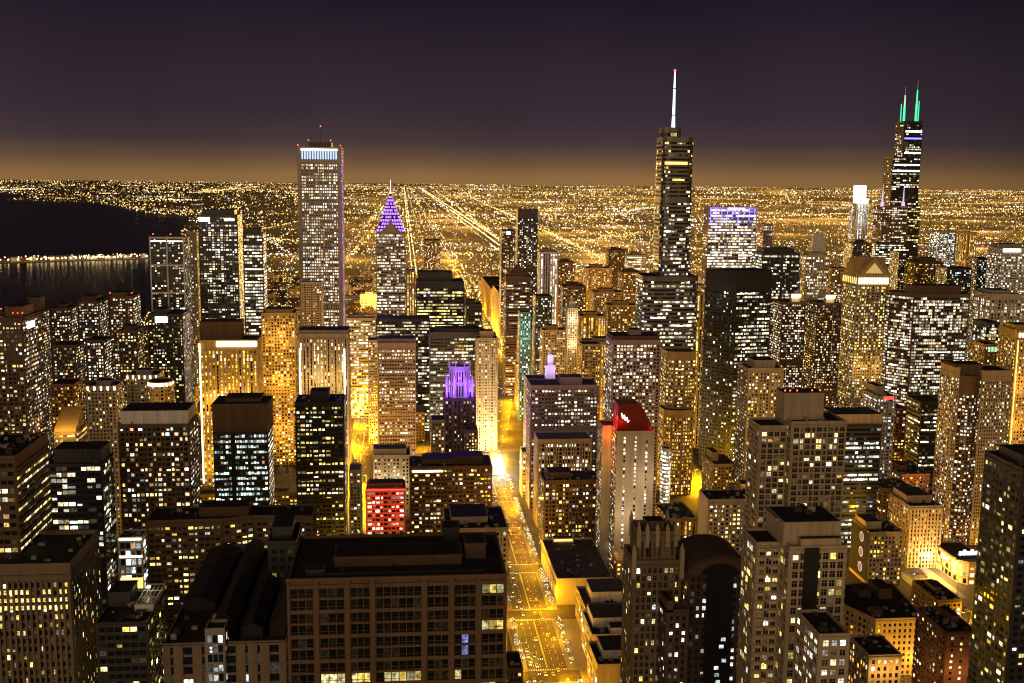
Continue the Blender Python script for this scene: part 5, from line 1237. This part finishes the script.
def streak(p, q, n, b_, jit, pal=SOD, k=1.0):
    A_, B_ = gr(*p), gr(*q)
    for i in range(n):
        # evenly spread in the distance as seen: harmonic mix keeps the near end from emptying
        t = R.random(); ia, ib = 1/A_.y, 1/B_.y; y = 1/(ia+(ib-ia)*t); u = (y-A_.y)/(B_.y-A_.y); x = A_.x+(B_.x-A_.x)*u
        dot(x+R.uniform(-jit, jit), y+R.uniform(-jit, jit), 9, R.choice(pal), b_*R.uniform(.4, 1.6), k)
streak((473,199), (612,264), 330, 2.4, 14); streak((520,216), (600,262), 150, 1.8, 22)
streak((430,186.5), (500,241), 160, 2.6, 14)
streak((345,262), (366,243), 60, 2.0, 12); streak((366,243), (376,226), 40, 1.8, 12)
streak((256,232), (300,222), 60, 1.8, 12); streak((256,238), (300,243), 70, 2.2, 14); streak((266,240), (300,262), 70, 1.6, 12, WHT)
streak((355,232), (400,200), 110, 2.0, 30); streak((196,193), (256,187), 160, 2.0, 60)
streak((90,204), (200,214), 90, 1.4, 90); streak((0,190), (35,189), 60, 1.6, 90, WHT)
streak((530,203), (556,202), 50, 2.6, 50, WHT); streak((620,212), (655,208), 60, 1.8, 70, WHT)
streak((700,197), (860,207), 160, 1.5, 120); streak((760,218), (850,214), 120, 1.8, 60); streak((920,205), (1024,203), 140, 1.6, 120); streak((930,215), (1024,212), 120, 1.7, 90)
streak((555,247), (655,232), 120, 1.6, 40); streak((560,228), (655,247), 120, 1.5, 30)
for k in range(1300):      # lit blocks: short runs of lamps along one street
    y0 = rad(2000, 30000); x0 = y0*R.uniform(-.42, .64); L_ = R.uniform(60, 420)*(1+y0/9000); br_ = R.uniform(.7, 3.2); cl = R.choice(SOD) if R.random() < .72 else R.choice(WHT)
    for i in range(R.randint(6, 26)): dot(x0+L_*R.random(), y0+R.uniform(-8, 8)*(1+y0/5000), R.uniform(7, 16), cl, br_*R.uniform(.5, 1.3), R.uniform(.7, 1.5))
for k in range(26):
    y0 = rad(2600, 26000); a0 = R.uniform(-.1, .6); L_ = R.uniform(.06, .25)
    for i in range(45): dot(y0*(a0+L_*R.random()), y0+R.uniform(-14, 14), 9, R.choice(SOD) if R.random() < .8 else R.choice(WHT), R.uniform(.6, 1.8), R.uniform(.6, .95))
far_l = {}
yk = 1750.0
while yk < 44000:
    sp = max(260, yk*.12); xk = -.40*yk
    while xk < .66*yk:
        X_, Y_ = xk+R.uniform(-.4, .4)*sp, yk+R.uniform(-.4, .4)*sp; xk += sp
        if in_lake(X_, Y_) or X_ < -.13*Y_: continue
        e_ = round((6.0 if Y_ < 9000 else 4.2)*sp*sp*R.choice((.5, 1, 1.6)))
        l = bpy.data.lights.new('far_ground_fill', 'POINT'); l.energy = e_; l.color = (1, .50, .09); l.shadow_soft_size = 1.5  # added fill lights that brighten the far ground, not real masts
        o = bpy.data.objects.new('far_ground_fill', l); COL.objects.link(o); o.location = (X_, Y_, sp*.14)
    yk += sp
D.build('distant_city_lights', 'carpet of amber street lights of the flat city running to the horizon')
# low city blocks out there
FB = []
lowm = [M['dbrown'], M['brown'], M['gold'], M['grey'], M['dark'], M['tan']]
def low_mesh(seed):
    q = random.Random(seed); w, d, h = q.uniform(25, 60), q.uniform(22, 50), q.uniform(12, 42); m = MB(); cols = []
    m.box(-w/2, w/2, 0, d, 0, h, 0); cols += [(0,0,0)]*6
    m.box(-w*.2, w*.25, d*.3, d*.7, h, h+q.uniform(2, 5), 0); cols += [(0,0,0)]*6
    for face in range(3):
        L_ = w if face == 0 else d; n = int(L_/3.6)
        for j in range(int(h/3.6)):
            for i in range(n):
                c = (i+.5)*L_/n; z = 1.6+j*3.6; on = q.random() < .3
                if face == 0: pts = [(-w/2+c-1, -.1, z), (-w/2+c+1, -.1, z), (-w/2+c+1, -.1, z+1.7), (-w/2+c-1, -.1, z+1.7)]
                elif face == 1: pts = [(-w/2-.1, c+1, z), (-w/2-.1, c-1, z), (-w/2-.1, c-1, z+1.7), (-w/2-.1, c+1, z+1.7)]
                else: pts = [(w/2+.1, c-1, z), (w/2+.1, c+1, z), (w/2+.1, c+1, z+1.7), (w/2+.1, c-1, z+1.7)]
                m.poly(pts, 1); k = q.choice(PAL['gold']+PAL['warm']); bb = q.uniform(.4, 1.6) if on else .01; cols.append((k[0]*bb, k[1]*bb, k[2]*bb))
    me = m.mesh('low_block', [q.choice(lowm), WM_A]); set_face_col(me, cols); return me, w, d, h
LOW = [low_mesh(i) for i in range(12)]
FOOT = [f for b in ALLB for f in b.foot]
def place_low(n, ylo, yhi, alo, ahi, label, group, smax=1.0):
    k = 0; tries = 0
    while k < n and tries < n*30:
        tries += 1; y = R.uniform(ylo, yhi); x = y*R.uniform(alo, ahi); me, w, d, h = R.choice(LOW)
        if y > 1150 and abs(x-ave_x(y)) < 14+w/2 or y > 1150 and abs(x-ave_x(y+d)) < 14+w/2: continue
        if in_lake(x-w, y) or any(abs(x-rx) < rh+w/2+2 for rx, rh in NS) and y < 2900: continue
        if any(abs(y+d/2-ry) < 8+d/2 for ry in EW): continue
        if any(x-w/2 < f[1]+2 and x+w/2 > f[0]-2 and y < f[3]+2 and y+d > f[2]-2 for f in FOOT): continue
        if not (visible((x, y, h)) or visible((x-w/2, y, h)) or visible((x+w/2, y, h*.7))) or not in_frame((x, y, h)): continue
        o = bpy.data.objects.new('low_block', me); COL.objects.link(o); o.location = (x, y, 0)
        tag(o, label, 'building', group); FOOT.append((x-w/2, x+w/2, y, y+d)); k += 1
FOOT += [(225, 440, 880, 1345), (-75, -20, 900, 1560)]
place_low(60, 640, 1100, -.40, .62, 'small low block deep between the towers, amber windows', 'low blocks between the near towers')
place_low(70, 1250, 1700, -.28, .60, 'low block with amber windows half hidden among the downtown towers', 'low blocks among the downtown towers')
place_low(90, 1700, 3200, -.16, .62, 'plain low block out beyond the downtown towers', 'low blocks beyond the downtown towers')
# harbour pier on the lake
A_, B_ = gr(-20, 264), gr(152, 259)
r = empty('harbour_pier', (A_.x, A_.y, 0)); tag(r, 'long low harbour pier of white and amber lights on the dark lake', 'pier')
dv = B_-A_; L_ = dv.length; r.rotation_euler.z = math.atan2(dv.y, dv.x)
mb = MB(); mb.box(0, L_, 0, 90, -.5, 3); mb.build('deck', M['pave'], r)
for k in range(16):
    x = L_*(.12+.055*k); mb = MB(); w_ = R.uniform(14, 34); h_ = R.uniform(7, 16); mb.box(x, x+w_, 24, 24+R.uniform(14, 30), 3, 3+h_); mb.poly([(x-.5,23,3+h_),(x+w_+.5,23,3+h_),(x+w_+.5,38,6+h_),(x-.5,38,6+h_)]); mb.build('shed', M['white'] if k % 2 else M['brick'], r)
for k in range(40):
    x = L_*(.01+.98*k/39)+R.uniform(-4, 4); big = .25 < k/39 < .85
    if not big and k % 2: continue
    mb = MB(); mb.cone(x, 3, 3, 11, .3, .2, 6); o = mb.build('lamp_post', M['lamp_metal'], r)
    mb = MB(); mb.octa((x, 3, 12), 2.8); mb.build('lamp_globe', E_['lamp'] if R.random() < .7 else E_['white'], o)
for k in range(150):
    x = L_*min(.98, max(.02, R.gauss(.62, .22))); mb = MB(); mb.octa((x, R.uniform(10, 80), R.uniform(8, 18)), R.uniform(1.0, 2.4)); mb.build('deck_lamp', R.choice([E_['lamp'], E_['lamp'], E_['warm'], E_['goldl'], E_['white']]), r)
# ------------------------------------------------------------------ windows of every building
unit = MB(); unit.poly([(-.5,0,-.5),(.5,0,-.5),(.5,0,.5),(-.5,0,.5)]); UW = unit.mesh('window', [WM_O])
tot = 0
for b in ALLB:
    sc = []
    for k, w in enumerate(b.wins):
        p = Vector((w[0]+b.ox, w[1]+b.Y, w[2])); d = CC-p; L = d.length
        cs = (d.x*w[9][0]+d.y*w[9][1])/L
        if cs < .04: continue
        a = w[4]*w[5]*(FPX/L)**2*cs
        if a < 5.5 or not in_frame(p, 0): continue
        sc.append((a, k, p, w))
    sc.sort(key=lambda q: -q[0]); ind = set(); 
    for a, k, p, w in sc:
        if len(ind) >= 100: break
        if visible(p+Vector((w[9][0], w[9][1], 0))*.3, .6):
            ind.add(k); o = bpy.data.objects.new('window', UW); COL.objects.link(o); o.parent = b.root
            o.location = (w[0], w[1], w[2]); o.rotation_euler.z = w[3]; o.scale = (w[4], 1, w[5]); o.color = (w[6]/4, w[7]/4, w[8]/4, 1)
    tot += len(ind)
    mb = MB(); cols = []
    for k, w in enumerate(b.wins):
        if k in ind: continue
        c, s_ = math.cos(w[3])*w[4]/2, math.sin(w[3])*w[4]/2; h = w[5]/2
        mb.poly([(w[0]-c, w[1]-s_, w[2]-h), (w[0]+c, w[1]+s_, w[2]-h), (w[0]+c, w[1]+s_, w[2]+h), (w[0]-c, w[1]-s_, w[2]+h)]); cols.append(w[6:9])
    if cols:
        o = mb.build('windows', WM_A, b.root); set_face_col(o.data, cols); o['kind'] = 'stuff'
print('individual windows', tot, 'buildings', len(ALLB), 'objects', len(bpy.data.objects))
for b in ALLB:
    if b.H > 380 or b.H < 12: print('height', round(b.H), round(b.W), b.root['label'])
